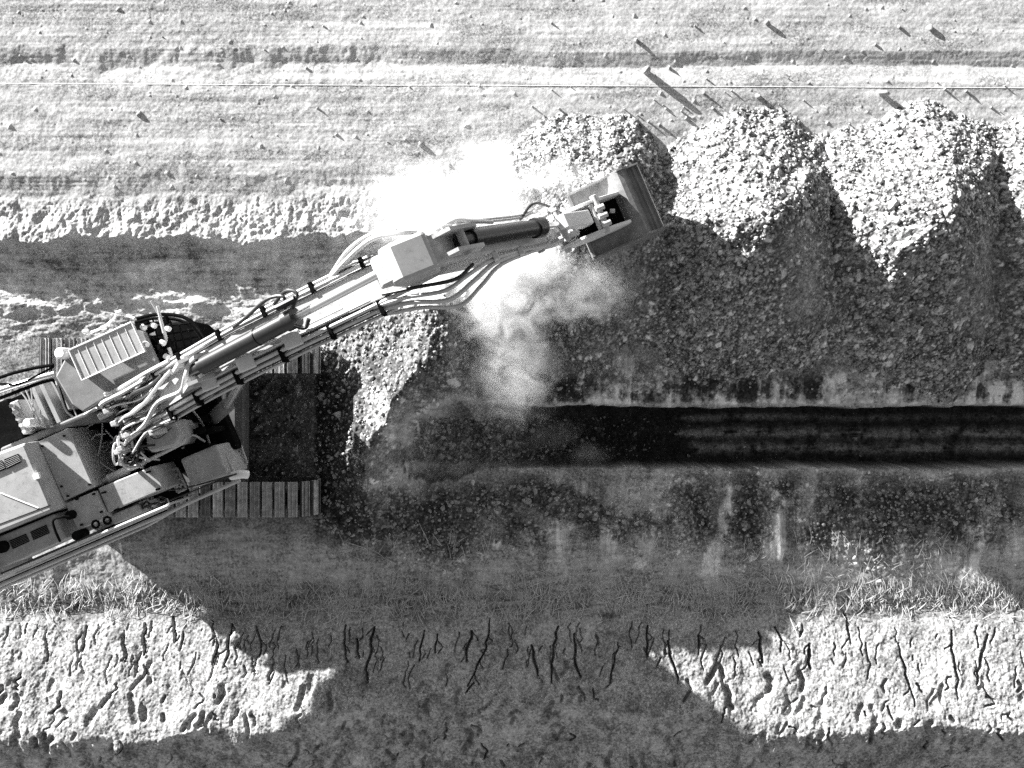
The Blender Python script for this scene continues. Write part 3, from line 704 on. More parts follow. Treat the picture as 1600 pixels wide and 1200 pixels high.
# walkway and handrails down the right side
b = MB()
def rl(x): return 905 - .434 * x
b.prism([P(-200, rl(-200) + 6, 1.55), P(262, rl(262) + 9, 1.55), P(262, rl(262) - 8, 1.55), P(-200, rl(-200) - 12, 1.55)], [P(-200, rl(-200) + 6, 1.6), P(262, rl(262) + 9, 1.6), P(262, rl(262) - 8, 1.6), P(-200, rl(-200) - 12, 1.6)])
b.build('walkway', M['black'], ex)
b = MB()
b.tube([P(-200, rl(-200) + 8, 1.75), P(255, rl(255) + 10, 1.75), P(300, 783, 1.75), P(375, 750, 1.75)], .035, 8)
b.tube([P(-200, rl(-200) + 14, 1.5), P(230, rl(230) + 16, 1.5), P(310, 776, 1.5)], .03, 8)
b.each('side_rail', M['pipe'], ex, smooth=True)
b = MB()
b.tube([P(-200, rl(-200) - 3, 2.75), P(100, rl(100) - 3, 2.75), P(200, rl(200) - 2, 2.75), P(265, rl(265) - 1, 2.72)], .026, 8)
for x in (-160, -60, 30, 100, 160, 262): a = P(x, rl(x) - 3, 2.75); b.tube([a, (a[0], a[1], 1.6)], .022, 6)
b.tube([P(-200, rl(-200) + 2, 2.2), P(262, rl(262) + 2, 2.2)], .018, 6)
b.build('handrail', M['pipe'], ex, smooth=True)
b = MB(); b.tube([P(x, rl(x) - 8, 2.68) for x in (-200, 160)], .014, 6); b.build('cable_run', M['hose'], ex)
b = MB(); b.tube([P(x, y, 2.3) for x, y in [(245, 790), (300, 768), (370, 740)]], .012, 6); b.tube(spl([P(263, 766, 2.2), P(300, 760, 2.4), P(368, 741, 2.3)], 5), .014, 6); b.each('wire', M['hose'], ex)
# front corner lamp
b = MB(); b.tube(spl([P(362, 744, 2.1), P(370, 742, 2.2), P(380, 741, 2.2), P(388, 742, 2.15)], 4), .075, 14); b.build('work_lamp', M['white'], ex, .02, smooth=True)
# black guard loop and feet on the hood edge
b = MB(); b.tube(spl([P(108, 808, 2.95), P(96, 808, 3.0), P(83, 813, 3.0), P(86, 828, 3.0), P(94, 846, 2.9)], 4), .022, 8)
for (x, y, r) in ((109, 805, .075), (120, 837, .08), (2, 855, .10)): p = P(x, y, 2.7); b.tube([(p[0], p[1], 2.4), (p[0], p[1], 2.72)], r, 16)
b.each('guard_loop', M['black'], ex, smooth=True)
b = MB()
for (x, y) in ((150, 819), (168, 813)):
    p = P(x, y, 2.65); b.tube([(p[0] + .06 * cos(t), p[1] + .06 * sin(t), 2.66) for t in np.linspace(0, 2 * pi, 9)], .022, 6, False)
b.each('filler_cap', M['black'], ex, smooth=True)
# cover between engine and centre, cooler bay, exhaust
b = MB(); plan([(0, 700), (130, 645), (170, 640), (190, 655), (106, 668), (57, 688), (0, 712)], 2.45, 1.55, b); b.build('centre_cover', M['paintd'], ex, .03)
b = MB(); plan([(-40, 645), (12, 622), (38, 684), (-14, 708)], 2.3, 1.55, b); b.build('air_inlet', M['black'], ex, .02)
b = MB(); rbox(-3.0, -1.05, .1, 1.15, 1.42, 1.9, b); b.build('cooler_bay', M['black'], ex)
b = MB()
for (x0, y0, x1, y1) in ((48, 600, 78, 668), (62, 596, 92, 660), (80, 592, 106, 640)):
    a = P(x0, y0, 2.35); c = P(x1, y1, 2.35); n_ = np.array([ux, uy, 0]) * .035
    b.prism([np.array(a) - n_, np.array(a) + n_, np.array(c) + n_, np.array(c) - n_], [(q[0], q[1], 1.7) for q in (np.array(a) - n_, np.array(a) + n_, np.array(c) + n_, np.array(c) - n_)])
b.each('cooler_core', M['paint'], ex)
b = MB(); b.tube(spl([P(-60, 632, 2.6), P(0, 610, 2.65), P(50, 594, 2.7), P(86, 584, 2.7)], 4), .05, 12); b.build('air_pipe', M['rod'], ex, smooth=True)
b = MB(); b.tube(spl([P(-60, 618, 2.8), P(0, 590, 2.85), P(45, 577, 2.85), P(84, 570, 2.8)], 4), .028, 8)
b.tube(spl([P(-60, 640, 2.6), P(0, 622, 2.62), P(70, 596, 2.62), P(88, 600, 2.6), P(105, 645, 2.6)], 4), .03, 8); b.tube(spl([P(-60, 610, 2.8), P(0, 600, 2.85), P(30, 600, 2.8), P(84, 573, 2.8)], 4), .018, 8)
b.each('frame_tube', M['black'], ex, smooth=True)
b = MB(); plan([(14, 630), (28, 624), (50, 672), (36, 680)], 2.5, 1.9, b); vb = b.build('valve_block', M['paint'], ex, .02)
b = MB()
for k in range(5):
    p = P(21 + k * 5, 634 + k * 10, 2.5); b.tube([p, (p[0], p[1], 2.58)], .035, 8)
b.each('valve_cap', M['pipe'], ex)
b = MB(); p = P(42, 661, 2.75); b.tube([(p[0], p[1], 2.3), (p[0], p[1], 2.72), (p[0], p[1], 2.75)], .075, 20); b.build('filter_cap', M['white'], ex, .02, smooth=True)
b = MB()
for (pts) in ([(30, 608), (45, 630), (58, 660), (72, 668)], [(48, 600), (52, 640), (56, 668)], [(62, 640), (70, 668)], [(38, 604), (64, 664)]):
    b.tube(spl([P(x, y, 2.5) for x, y in pts], 4), .014, 6)
b.each('cooler_line', M['pipe'], ex, smooth=True)
b = MB(); b.tube(spl([P(84, 584, 2.7), P(92, 610, 2.72), P(102, 640, 2.7), P(114, 652, 2.6)], 4), .018, 6); b.tube([P(88, 582, 2.6), P(120, 650, 2.6)], .012, 6); b.each('cab_rail', M['pipe'], ex)

# --- cab
cab = bpy.data.objects.new('cab', None); link(cab); cab.parent = ex; cab.location = (Wd(0.2, .75, 0)[0] + 6.27, Wd(0.2, .75, 0)[1] + .8, 1.42)
b = MB(); roof = [(86, 588), (103, 556), (205, 508), (226, 518), (250, 572), (236, 585), (165, 622), (130, 644), (112, 632)]
plan(roof, 3.08, 2.98, b); b.build('roof', M['roof'], cab, .03)
b = MB(); plan([(94, 588), (108, 560), (203, 514), (222, 522), (244, 572), (165, 617), (130, 638), (118, 628)], 2.98, 1.45, b); b.build('window', M['glass'], cab, .02)
b = MB(); plan([(107, 547), (205, 503), (226, 549), (128, 594)], 3.30, 3.20, b); b.build('roof_hatch', M['paint'], cab, .012)
b = MB()
for k in range(1, 8):
    t = k / 8; a = (107 + 98 * t, 547 - 44 * t); c = (128 + 98 * t, 594 - 45 * t); pa = P(a[0] + 2, a[1] + 4, 3.305); pb = P(c[0] - 1, c[1] - 3, 3.305); b.tube([pa, pb], .005, 4)
b.each('hatch_rib', M['white'], cab)
b = MB(); pts = [P(x, y, 3.31) for x, y in [(107, 547), (205, 503), (226, 549), (128, 594), (107, 547)]]
for q in range(4): b.tube(pts[q:q + 2], .009, 4)
b.build('hatch_frame', M['white'], cab)
b = MB(); p = P(94, 552, 3.25)
for q in range(6):
    t = q / 5 * pi / 2; pass
b.tube([(p[0], p[1], 2.9), (p[0], p[1], 3.20), (p[0], p[1], 3.24), (p[0], p[1], 3.27)], .095, 24); b.build('antenna_dome', M['white'], cab, .03, smooth=True)
b = MB(); b.tube(spl([P(135, 522, 3.2), P(160, 512, 3.2), P(178, 498, 3.2), P(184, 490, 3.2), P(210, 497, 3.2)], 4), .02, 6)
for (x, y) in ((134, 519), (186, 489), (162, 513)): b.tube([P(x - 4, y, 3.2), P(x + 4, y - 2, 3.2)], .035, 8)
b.build('mirror_arm', M['white'], cab, smooth=True)
# front guard: cage of black bars ahead of the screen
b = MB()
out = [(214, 498), (240, 492), (270, 492), (292, 498), (312, 515), (328, 545), (322, 560)]
b.tube(spl([P(x, y, 3.15) for x, y in out], 4), .030, 8); b.tube(spl([P(x - 3, y + 6, 2.7) for x, y in out], 4), .026, 8)
b.tube(spl([P(x - 6, y + 13, 2.2) for x, y in out], 4), .024, 8)
for k in range(6):
    t = k / 5; b.tube([P(238 + 14 * k, 496 + 1.2 * k * k, 3.05), P(262 + 11 * k, 590 - 7 * k, 2.5)], .016, 6)
for k in range(6):
    b.tube([P(232 + 4 * k, 512 + 14 * k, 2.95), P(300 + 3 * k, 505 + 11 * k, 2.75)], .014, 6)
b.build('front_guard', M['black'], cab, smooth=True)
b = MB()
b.tube([P(250, 497, 3.15), P(278, 590, 2.9)], .03, 8); b.tube([P(246, 478, 3.3), P(256, 520, 3.2)], .025, 8); b.tube([P(236, 470, 3.3), P(252, 498, 3.2)], .018, 6)
b.each('guard_post', M['pipe'], cab, smooth=True)
b = MB()
for k in range(26):
    x = random.uniform(212, 262); y = random.uniform(498, 585); z = random.uniform(2.6, 3.1)
    rr, vv = LP(x, y, z); rbox(rr - random.uniform(.02, .07), rr + random.uniform(.02, .09), vv - random.uniform(.02, .06), vv + random.uniform(.02, .08), z - .12, z, b)
b.each('wiper_gear', M['black'], cab)
b = MB()
for (x, y) in ((222, 510), (238, 507), (260, 512), (226, 536), (252, 534), (258, 556), (270, 580), (244, 586)):
    p = P(x, y, 3.1); b.tube([p, (p[0] + .06, p[1] - .03, 3.13)], .045, 10)
b.each('lamp', M['paintl'], cab, smooth=True)
b = MB(); plan([(238, 508), (296, 500), (316, 518), (331, 550), (322, 574), (262, 592)], 2.35, 1.35, b); b.build('cab_nose', M['black'], cab, .05)

# --- boom
BV = -0.06
boom = bpy.data.objects.new('boom', None); link(boom); boom.parent = ex; boom.location = (Wd(0, 0, 0)[0] + 6.27, Wd(0, 0, 0)[1] + .8, 2.0)
prof = [(-.25, 1.75), (-.3, 2.15), (.1, 2.9), (.75, 3.6), (1.6, 4.2), (2.5, 4.68), (3.5, 5.0), (4.6, 5.28), (5.45, 5.55), (5.72, 5.5), (5.75, 5.25), (5.5, 5.1), (4.3, 4.6), (3.2, 4.25), (2.5, 3.95), (1.8, 3.3), (1.1, 2.45), (.5, 1.85), (.1, 1.65)]
def boomtop(r): return float(np.interp(r, [-.3, .1, .75, 1.6, 2.5, 3.5, 4.6, 5.45], [2.15, 2.9, 3.6, 4.2, 4.68, 5.0, 5.28, 5.55]))
b = MB(); side(prof, BV - .24, BV + .24, b); b.build('boom_beam', M['boomp'], boom, .015)
b = MB()
side([(r, z) for r, z in [(1.2, 3.9), (1.62, 4.66), (1.78, 4.66), (2.1, 4.35)]], BV - .2, BV - .15, b); side([(1.2, 3.9), (1.62, 4.66), (1.78, 4.66), (2.1, 4.35)], BV + .15, BV + .2, b)
b.tube([Wd(1.7, BV - .24, 4.5), Wd(1.7, BV + .24, 4.5)], .06, 12); b.build('cylinder_lug', M['paint'], boom)
def run(name, v, off, r0, r1, rad_, m, n=12, jit=0.0, lift=0.0, extra=()):
    b = MB(); pts = []
    for k in range(n + 1):
        r = r0 + (r1 - r0) * k / n; pts.append(Wd(r, v + random.uniform(-jit, jit), boomtop(r) + off + lift * sin(pi * k / n)))
    b.tube(pts, rad_, 8); o = b.build(name, M[m], boom, smooth=True); return o
# pressure pipes along both flanks of the boom
run('pressure_pipe', BV + .30, .0, .35, 4.9, .03, 'pipe'); run('pressure_pipe', BV + .37, -.06, .5, 4.8, .026, 'pipe'); run('pressure_pipe', BV + .20, .035, .5, 2.0, .022, 'pipe')
run('pressure_pipe', BV - .29, .02, .2, 5.2, .032, 'pipe'); run('pressure_pipe', BV - .36, -.05, .3, 5.1, .03, 'pipe'); run('pressure_pipe', BV - .20, .035, 1.9, 4.6, .022, 'pipe'); run('pressure_pipe', BV - .13, .035, 2.0, 4.2, .015, 'pipe')
run('pressure_pipe', BV - .43, -.16, .6, 4.9, .024, 'pipe')
for v_, o_ in ((BV + .335, .0), (BV - .325, .0), (BV - .395, -.09), (BV + .25, .015), (BV - .245, .02)):
    run('hose_line', v_, o_, .3, 4.9, .012, 'hose', 16, .006)
b = MB()
for r in (.9, 1.5, 2.3, 3.1, 3.9, 4.7):
    z = boomtop(r); rbox(r - .03, r + .03, BV - .46, BV - .24, z - .2, z + .055, b); rbox(r - .03, r + .03, BV + .24, BV + .40, z - .1, z + .05, b)
b.each('pipe_clamp', M['black'], boom, .008)
b = MB()
for r in (2.55, 3.35, 1.85):
    z = boomtop(r); rbox(r - .13, r + .13, BV - .34, BV - .12, z + .02, z + .10, b)
b.each('clamp_plate', M['paintl'], boom, .02)
# stick cylinder on top of the boom
b = MB(); b.tube([Wd(1.68, BV, 4.50), Wd(1.95, BV, 4.62)], .09, 16); b.tube([Wd(1.9, BV, 4.60), Wd(3.5, BV, 5.28)], .125, 20)
b.tube([Wd(2.9, BV, 5.03), Wd(2.93, BV, 5.042)], .135, 20); b.tube([Wd(3.42, BV, 5.246), Wd(3.58, BV, 5.314)], .15, 20)
sc = b.build('stick_cylinder', M['barrel'], ex, smooth=True)
b = MB(); b.tube([Wd(3.55, BV, 5.30), Wd(5.05, BV, 5.94)], .062, 14); o = b.build('piston_rod', M['rod'], ex, smooth=True); o.parent = sc
b = MB(); b.tube([Wd(5.0, BV - .12, 5.93), Wd(5.0, BV + .12, 5.93)], .1, 12); b.tube([Wd(3.4, BV + .2, 5.4), Wd(3.7, BV + .2, 5.5)], .05, 8)
b.tube(spl([Wd(3.5, BV + .14, 5.4), Wd(3.55, BV + .3, 5.45), Wd(3.3, BV + .38, 5.3), Wd(2.9, BV + .33, 5.0), Wd(2.6, BV + .3, 4.8)], 5), .026, 8)
b.tube(spl([Wd(3.6, BV + .1, 5.45), Wd(3.75, BV + .25, 5.5), Wd(3.6, BV + .36, 5.4), Wd(3.35, BV + .30, 5.2)], 5), .026, 8)
b.tube(spl([Wd(3.52, BV - .12, 5.4), Wd(3.65, BV - .2, 5.4), Wd(3.75, BV - .12, 5.45)], 5), .03, 8)

for V_, F_ in b.pc:
    b_ = MB(); b_.add(V_, F_); o = b_.build('cylinder_hose', M['hose'], ex, smooth=True); o.parent = sc
# boom lift cylinders
for v in (-.48, .36):
    b = MB(); b.tube([Wd(.75, BV + v, 1.5), Wd(1.45, BV + v, 2.7)], .12, 16); lc = b.build('lift_cylinder', M['paintd'], ex, smooth=True)
    b = MB(); b.tube([Wd(1.45, BV + v, 2.7), Wd(2.2, BV + v * .75, 4.0)], .065, 12); o = b.build('piston_rod', M['rod'], ex, smooth=True); o.parent = lc
# hose bundles around the boom foot
def hosep(pts, r, m='pipe', name='hydraulic_hose'):
    b = MB(); b.tube(spl([Wd(*p) for p in pts], 6), r, 8); return b.build(name, M[m], boom, smooth=True)
rh = random.Random(3)
for k in range(16):
    v0 = BV - .66 + .075 * k; z = 3.0 + .1 * rh.random()
    hosep([(-.55 + .05 * rh.random(), v0 * .8, 1.7), (-.42 - .08 * rh.random(), v0, 2.4), (-.18 + .1 * rh.random(), v0 + rh.uniform(-.1, .1), 3.0 + .15 * rh.random()), (.25 + .2 * rh.random(), BV + (v0 - BV) * .7, 3.25), (.75 + .3 * rh.random(), BV + (v0 - BV) * .75, boomtop(.9) + .05)],
          rh.uniform(.010, .019), 'pipe' if k % 2 else 'hose')
hosep([(-.3, BV + .35, 2.3), (-.35, BV + .42, 2.9), (.1, BV + .40, 3.2), (.8, BV + .38, 3.7), (1.3, BV + .36, 4.0)], .034)
hosep([(-.4, BV + .2, 2.4), (-.3, BV + .3, 3.1), (.2, BV + .31, 3.3), (.7, BV + .3, 3.65)], .034)
hosep([(-.2, BV - .35, 2.9), (.3, BV - .3, 3.3), (.8, BV - .12, 3.75), (1.3, BV - .15, 4.1), (1.6, BV - .05, 4.55), (1.75, BV + .1, 4.6), (1.9, BV + .14, 4.7)], .036)
hosep([(-.2, BV + .0, 3.0), (.2, BV - .05, 3.3), (.6, BV + .0, 3.6), (1.0, BV + .12, 3.9), (1.3, BV + .2, 4.1)], .03)
hosep([(.1, BV + .12, 3.0), (.35, BV + .2, 3.4), (.8, BV + .16, 3.75), (1.1, BV + .2, 3.95)], .036, 'hose')
for k in range(12):
    a = rh.uniform(-.5, .05); hosep([(a, rh.uniform(-.95, -.3), rh.uniform(2.1, 2.5)), (a - .1, rh.uniform(-.9, -.3), 2.8), (a + .1, rh.uniform(-.8, -.2), 2.95), (a + .25, rh.uniform(-.9, -.3), 2.6)], .018, 'pipe' if k % 2 else 'hose')
b = MB(); 
for k in range(12):
    r_, v_ = rh.uniform(-.4, .5), rh.uniform(-.6, .3); rbox(r_ - .05, r_ + .05, v_ - .04, v_ + .04, 2.8, 3.0 + .15 * rh.random() + max(0, r_) * .7, b)
b.each('hose_fitting', M['pipe'], boom, .01)
b = MB(); plan([(226, 676), (272, 655), (282, 680), (275, 697), (236, 708), (229, 700)], 2.75, 1.5, b); b.build('swing_cover', M['paint'], ex, .05)
b = MB(); b.tube(spl([P(230, 670, 2.78), P(236, 683, 2.78), P(250, 684, 2.78), P(268, 668, 2.78)], 4), .008, 5); b.build('cover_wire', M['hose'], ex)
b = MB(); b.tube([P(150, 757, 2.2), P(226, 722, 2.4)], .045, 10); b.tube([P(170, 748, 2.25), P(200, 734, 2.3)], .075, 12); b.tube(spl([P(226, 722, 2.4), P(260, 705, 2.5), P(284, 692, 2.5), P(283, 686, 2.5), P(240, 702, 2.5)], 5), .032, 8)
b.tube([P(118, 655, 2.4), P(185, 622, 2.5)], .03, 8); b.tube([P(155, 652, 2.5), P(180, 640, 2.5)], .06, 10); b.each('swing_pipe', M['pipe'], ex, smooth=True)
b = MB()
for pts in ([(120, 685), (130, 672), (150, 660), (160, 655)], [(160, 658), (158, 690), (146, 742)], [(132, 695), (160, 725), (185, 740)], [(165, 672), (188, 700), (195, 730)], [(140, 690), (150, 680), (165, 678)], [(155, 757), (180, 745)], [(172, 692), (185, 688)]):
    b.tube(spl([P(x, y, 2.0) for x, y in pts], 4), .013, 6)
for k in range(9):
    x, y = rh.uniform(160, 190), rh.uniform(685, 722); b.tube(spl([P(x, y, 1.7), P(x + rh.uniform(-9, 9), y + rh.uniform(-9, 9), 1.85), P(x + rh.uniform(-9, 9), y + rh.uniform(-9, 9), 1.7)], 4), .015, 6)
b.each('swing_hose', M['pipe'], ex, smooth=True)
b = MB(); p = P(175, 705, 1.7); b.tube([(p[0], p[1], 1.42), (p[0], p[1], 1.7)], .2, 20); b.build('swing_motor', M['paintd'], ex, .02, smooth=True)
# dark gear ahead of the boom foot
b = MB()
for k in range(22):
    x, y = rh.uniform(278, 330), rh.uniform(652, 702); z = rh.uniform(1.6, 2.3); rr, vv = LP(x, y, z); rbox(rr - .06, rr + .06, vv - .05, vv + .05, 1.42, z, b)
b.each('control_valve', M['black'], ex, .01)
b = MB(); b.tube(spl([P(300, 640, 2.0), P(315, 660, 1.8), P(325, 685, 1.7), P(330, 702, 1.6)], 4), .02, 6); b.tube(spl([P(285, 700, 2.0), P(300, 680, 2.2), P(320, 690, 2.0)], 4), .02, 6); b.each('frame_wire', M['pipe'], ex)
b = MB(); wbox(-5.42, -5.30, -1.35, .3, .9, 1.1, b); b.build('cross_beam', M['paint'], ex, .01)

# --- stick
stick = bpy.data.objects.new('stick', None); link(stick); stick.parent = ex; stick.location = (Wd(5.5, 0, 0)[0] + 6.27, Wd(5.5, 0, 0)[1] + .8, 5.3)
sp = [(4.9, 6.02), (5.25, 6.12), (5.75, 5.95), (6.3, 5.15), (7.0, 4.05), (7.62, 2.95), (7.78, 2.62), (7.72, 2.42), (7.5, 2.45), (7.0, 3.0), (6.2, 3.95), (5.6, 4.85), (5.35, 5.15), (5.2, 5.5), (4.85, 5.8)]
b = MB(); side(sp, BV - .2, BV + .2, b); b.build('stick_beam', M['boomp'], stick, .02)
b = MB(); side([(5.0, 6.03), (5.2, 6.14), (5.68, 6.06), (5.68, 5.6), (5.1, 5.6)], BV - .27, BV + .27, b); b.build('stick_cover', M['paint'], stick, .06)
def sfront(r): return float(np.interp(r, [5.25, 5.75, 6.3, 7.0, 7.62], [6.12, 5.95, 5.15, 4.05, 2.95]))
b = MB()
side([(5.6, 5.9), (6.0, 6.05), (6.35, 5.55), (6.2, 5.1)], BV - .17, BV - .12, b); side([(5.6, 5.9), (6.0, 6.05), (6.35, 5.55), (6.2, 5.1)], BV + .12, BV + .17, b)
b.tube([Wd(6.1, BV - .22, 5.72), Wd(6.1, BV + .22, 5.72)], .06, 12); b.build('cylinder_lug', M['paint'], stick)
b = MB(); b.tube([Wd(6.05, BV, 5.70), Wd(6.25, BV, 5.42)], .1, 14); b.tube([Wd(6.2, BV, 5.5), Wd(7.25, BV, 3.95)], .125, 20); b.tube([Wd(7.18, BV, 4.05), Wd(7.30, BV, 3.88)], .155, 20)
bc = b.build('bucket_cylinder', M['barrel'], ex, smooth=True)
b = MB(); b.tube([Wd(7.25, BV, 3.95), Wd(7.62, BV, 3.38)], .06, 12); o = b.build('piston_rod', M['rod'], ex, smooth=True); o.parent = bc
# hoses hanging between boom nose and stick
def hs(pts, r, m='pipe'):
    b = MB(); b.tube(spl([Wd(*p) for p in pts], 6), r, 8); return b.build('stick_hose', M[m], stick, smooth=True)
hs([(4.6, BV - .36, 5.25), (5.1, BV - .45, 5.35), (5.6, BV - .62, 5.3), (6.0, BV - .5, 5.1), (6.4, BV - .33, 4.7), (6.9, BV - .26, 4.1)], .034)
hs([(4.6, BV - .3, 5.3), (5.1, BV - .38, 5.45), (5.6, BV - .5, 5.45), (6.0, BV - .4, 5.25), (6.4, BV - .28, 4.8), (6.9, BV - .24, 4.1)], .03)
hs([(4.7, BV - .43, 5.1), (5.2, BV - .55, 5.15), (5.7, BV - .72, 5.0), (6.1, BV - .56, 4.8), (6.5, BV - .36, 4.5), (7.2, BV - .26, 3.6)], .03)
hs([(4.8, BV - .2, 5.4), (5.3, BV - .33, 5.6), (5.8, BV - .42, 5.5), (6.1, BV - .3, 5.3)], .026, 'hose')
hs([(4.2, BV + .33, 5.15), (4.6, BV + .45, 5.4), (5.0, BV + .48, 5.75), (5.3, BV + .38, 6.0), (5.6, BV + .28, 6.0)], .036)
hs([(4.2, BV + .37, 5.1), (4.6, BV + .55, 5.35), (5.0, BV + .56, 5.65), (5.35, BV + .42, 5.9)], .026)
hs([(5.8, BV + .25, 5.7), (6.1, BV + .32, 5.5), (6.3, BV + .26, 5.3), (6.6, BV + .22, 4.75)], .03)
for v in (.24, .28): hs([(5.9, BV + v - .02, 5.75), (6.3, BV + v, 5.2), (7.0, BV + v, 4.05), (7.3, BV + v + .05, 3.6)], .018)
hs([(6.9, BV - .24, 4.1), (7.3, BV - .25, 3.5), (7.45, BV - .1, 3.4)], .024)
hs([(7.05, BV + .22, 3.95), (7.35, BV + .42, 3.6), (7.6, BV + .36, 3.2), (7.8, BV + .2, 2.9)], .022, 'hose')
b = MB()
for r in (6.45, 6.85): z = sfront(r); rbox(r - .04, r + .04, BV - .32, BV - .2, z - .2, z, b)
b.each('pipe_clamp', M['paintl'], stick, .01)
# bucket linkage
b = MB()
for v in (-.24, .20):
    side([(7.15, 3.15), (7.25, 3.3), (7.68, 3.48), (7.74, 3.36), (7.3, 3.1)], BV + v, BV + v + .05, b)
b.tube([Wd(7.65, BV - .3, 3.4), Wd(7.65, BV + .3, 3.4)], .06, 12); b.tube([Wd(7.22, BV - .28, 3.2), Wd(7.22, BV + .28, 3.2)], .06, 12)
b.build('link_arm', M['paint'], stick, .01)
b = MB(); side([(7.6, 3.45), (7.75, 3.5), (8.25, 2.75), (8.2, 2.55), (8.05, 2.55)], BV - .12, BV + .12, b); b.build('push_link', M['paintl'], stick, .02)
b = MB()
for k in range(10):
    r_, v_ = rh.uniform(7.3, 7.95), rh.uniform(-.25, .2); z = float(np.interp(r_, [7.2, 8], [3.35, 2.75])); b.tube([Wd(r_, v_, z), Wd(r_ + .05, v_ - .05, z + .08)], rh.uniform(.03, .06), 8)
b.each('linkage_pin', M['pipe'], stick, .008)

# --- quick coupler and bucket
bk = bpy.data.objects.new('bucket', None); link(bk); bk.parent = ex; bk.location = (Wd(8.3, 0, 0)[0] + 6.27, Wd(8.3, 0, 0)[1] + .8, 2.2)
b = MB()
for v0, v1 in ((-.31, -.26), (.21, .26)):
    side([(7.55, 2.35), (7.6, 2.62), (8.0, 2.75), (8.45, 2.66), (8.9, 2.35), (8.9, 2.0), (8.2, 2.0)], BV + v0, BV + v1, b)
b.each('hinge_plate', M['paintl'], bk, .01)
b = MB(); rbox(7.6, 7.98, BV - .2, BV + .16, 2.3, 2.72, b); bx_ = MB(); rbox(7.98, 8.84, BV - .26, BV + .21, 2.0, 2.13, bx_); bx_.build('hinge_gap_shade', M['black'], bk); b.build('coupler', M['paint'], bk, .05)  # black block added as the shade between the hinge plates
b = MB(); b.tube([Wd(8.42, BV - .36, 2.62), Wd(8.42, BV + .32, 2.62)], .06, 14); b.tube([Wd(7.7, BV - .38, 2.5), Wd(7.7, BV + .34, 2.5)], .06, 14); b.tube([Wd(8.32, BV - .25, 2.64), Wd(8.32, BV + .2, 2.64)], .04, 10)
for v in (-.2, -.06, .08): b.tube([Wd(8.36, BV + v, 2.68), Wd(8.52, BV + v, 2.66)], .05, 10)
b.tube([Wd(8.62, BV - .0, 2.4), Wd(8.7, BV - .03, 2.4)], .04, 8)
b.each('hinge_pin', M['pipe'], bk, .01, smooth=True)
hw = .58
shell = [(8.12, 1.95), (8.45, 1.98), (8.72, 2.02), (8.82, 2.10), (8.92, 2.26), (9.00, 2.33), (9.08, 2.32), (9.16, 2.22), (9.22, 2.14), (9.27, 2.15), (9.30, 2.19), (9.33, 2.15), (9.37, 2.13), (9.40, 2.17), (9.43, 2.10), (9.46, 1.7), (9.36, 1.25), (9.16, 1.0)]
inner = [(r - .03 if r > 8.9 else r, z - .035) for r, z in shell][::-1]; inner = [(9.12, 1.02), (9.31, 1.27), (9.41, 1.7), (9.38, 2.05), (9.2, 2.08), (9.05, 2.24), (8.9, 2.15), (8.75, 1.98), (8.45, 1.93), (8.12, 1.91)]
b = MB(); side(shell + inner, BV - hw, BV + hw, b); b.build('shell', M['steel'], bk)
cheek = [(8.08, 1.98), (8.9, 2.16), (9.0, 2.36), (9.1, 2.36), (9.25, 2.22), (9.42, 2.2), (9.49, 1.7), (9.38, 1.22), (9.15, .96), (8.6, 1.25), (8.12, 1.7)]
b = MB(); side(cheek, BV + hw, BV + hw + .03, b); b.build('side_plate', M['steel'], bk)
b = MB(); side(cheek, BV - hw - .03, BV - hw, b); b.build('side_plate', M['steel'], bk)
b = MB(); rbox(8.10, 8.16, BV - hw, BV + hw, 1.86, 2.01, b); b.build('torque_tube', M['steel'], bk, .01)
for k in range(5):
    v = BV - .48 + .24 * k; b = MB(); side([(9.12, 1.04), (9.18, 1.0), (9.02, .78), (8.98, .80)], v - .05, v + .05, b); b.build('tooth', M['steel'], bk)

# ------------------------------------------------------------------ survey string on the field
b = MB(); b.tube([(P(x, 130 + 8 * x / 1600, .34)[0], P(x, 130 + 8 * x / 1600, .34)[1], zat(*P(x, 130 + 8 * x / 1600, .34)[:2]) + .001) for x in np.linspace(-100, 1700, 400)], .0055, 5)
tag(b.build('marking_string', M['string']), 'thin white string stretched straight across the pale upper field', 'string')

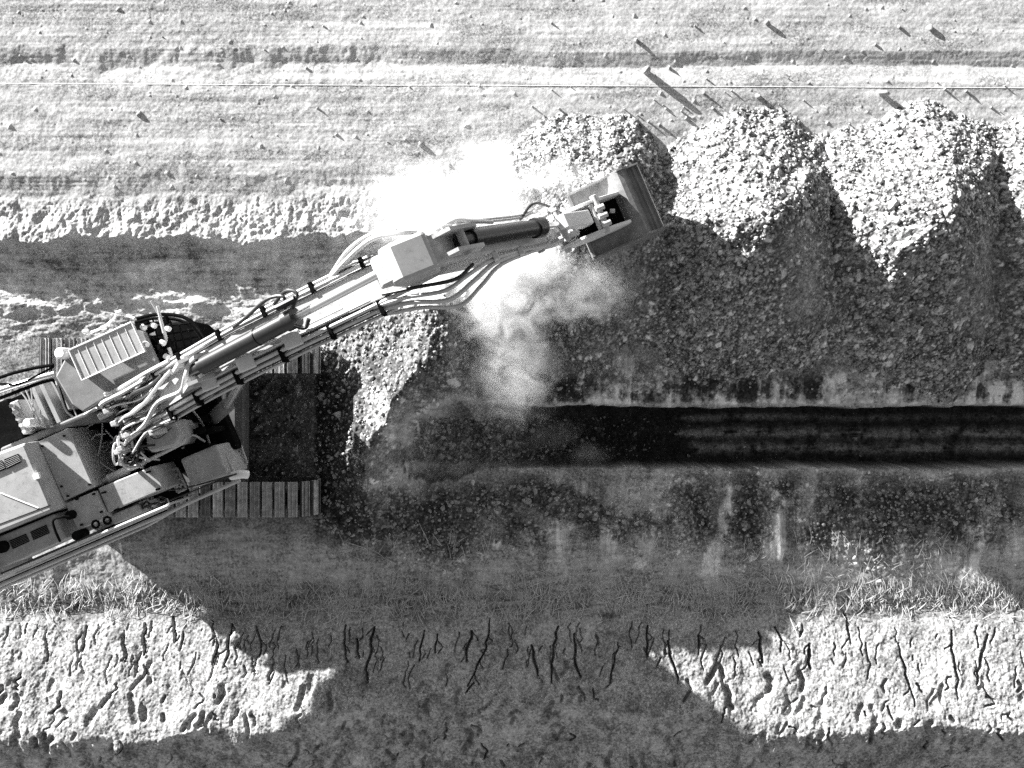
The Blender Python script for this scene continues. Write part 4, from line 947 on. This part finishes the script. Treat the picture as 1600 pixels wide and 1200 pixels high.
# ------------------------------------------------------------------ dust in the air
def dust(name, blobs, dens, scale, thr, lab, seed):
    """soft volume: sum of gaussian blobs in world space times noise"""
    P0 = np.array([bb[0] for bb in blobs]); Rr = np.array([bb[1] for bb in blobs])
    lo = (P0 - Rr * 1.0).min(0); hi = (P0 + Rr * 1.0).max(0); 
    bm = bmesh.new(); bmesh.ops.create_icosphere(bm, subdivisions=3, radius=1)
    me = bpy.data.meshes.new(name); 
    for v in bm.verts: v.co = mathutils.Vector([(lo[i] + hi[i]) / 2 + v.co[i] * (hi[i] - lo[i]) / 2 * 1.2 for i in range(3)])
    bm.to_mesh(me); bm.free(); o = link(bpy.data.objects.new(name, me))
    m = bpy.data.materials.new(name); m.use_nodes = True; t = m.node_tree; t.nodes.clear()
    out = t.nodes.new('ShaderNodeOutputMaterial'); pv = t.nodes.new('ShaderNodeVolumePrincipled'); t.links.new(pv.outputs[0], out.inputs['Volume'])
    pv.inputs['Color'].default_value = (.97, .97, .97, 1); pv.inputs['Anisotropy'].default_value = 0.0
    tc = t.nodes.new('ShaderNodeTexCoord')
    def mth(op, a, b_=None, clamp=False):
        n = t.nodes.new('ShaderNodeMath'); n.operation = op; n.use_clamp = clamp
        for i, q in enumerate((a, b_)):
            if q is None: continue
            if isinstance(q, (int, float)): n.inputs[i].default_value = q
            else: t.links.new(q, n.inputs[i])
        return n.outputs[0]
    tot = None
    for c, r in blobs:
        s_ = t.nodes.new('ShaderNodeVectorMath'); s_.operation = 'SUBTRACT'; t.links.new(tc.outputs['Object'], s_.inputs[0]); s_.inputs[1].default_value = c
        d_ = t.nodes.new('ShaderNodeVectorMath'); d_.operation = 'DIVIDE'; t.links.new(s_.outputs[0], d_.inputs[0]); d_.inputs[1].default_value = r
        l_ = t.nodes.new('ShaderNodeVectorMath'); l_.operation = 'LENGTH'; t.links.new(d_.outputs[0], l_.inputs[0])
        f = mth('SUBTRACT', 1.0, l_.outputs['Value'], True); tot = f if tot is None else mth('MAXIMUM', tot, f)
    n = t.nodes.new('ShaderNodeTexNoise'); n.inputs['Scale'].default_value = scale; n.inputs['Detail'].default_value = 5; n.inputs['Roughness'].default_value = .62
    n.inputs['Distortion'].default_value = 1.1
    t.links.new(tc.outputs['Object'], n.inputs['Vector'])
    a = mth('ADD', mth('MULTIPLY', n.outputs['Fac'], 2.6), mth('MULTIPLY', tot, 1.1)); a = mth('SUBTRACT', a, thr, True)
    a = mth('MULTIPLY', a, mth('MULTIPLY', tot, 2.2, True))
    t.links.new(mth('MULTIPLY', a, dens), pv.inputs['Density'])
    me.materials.append(m); tag(o, lab, 'dust', kind='stuff'); return o
def B(x, y, z, rx, ry, rz): return (P(x, y, z), (rx, ry, rz))
dust('dust_cloud', [B(770, 325, .9, 2.4, 1.1, .9), B(870, 290, 1.0, 1.4, .65, .7), B(655, 325, .8, 1.5, 1.2, .8), B(765, 268, .9, .9, .9, .7)], 2.0, 1.7, 1.50, 'bright dust cloud rising above the boom on the heap side', 1)
dust('dust_cloud', [B(785, 470, .8, 1.3, 1.4, .8), B(800, 560, .6, 1.2, 1.5, .8), B(905, 445, .9, 1.3, .9, .8), B(850, 410, 1.0, 1.5, .7, .8), B(730, 450, .7, 1.1, 1.2, .7)], 5.2, 2.1, 1.44, 'grey dust plume drifting from the bucket down to the trench edge', 2)
dust('dust_cloud', [B(850, 680, -.6, 1.2, .5, .5), B(920, 710, -.3, .6, .35, .5)], .8, 1.8, 1.5, 'thin grey dust hanging inside the near end of the trench', 3)
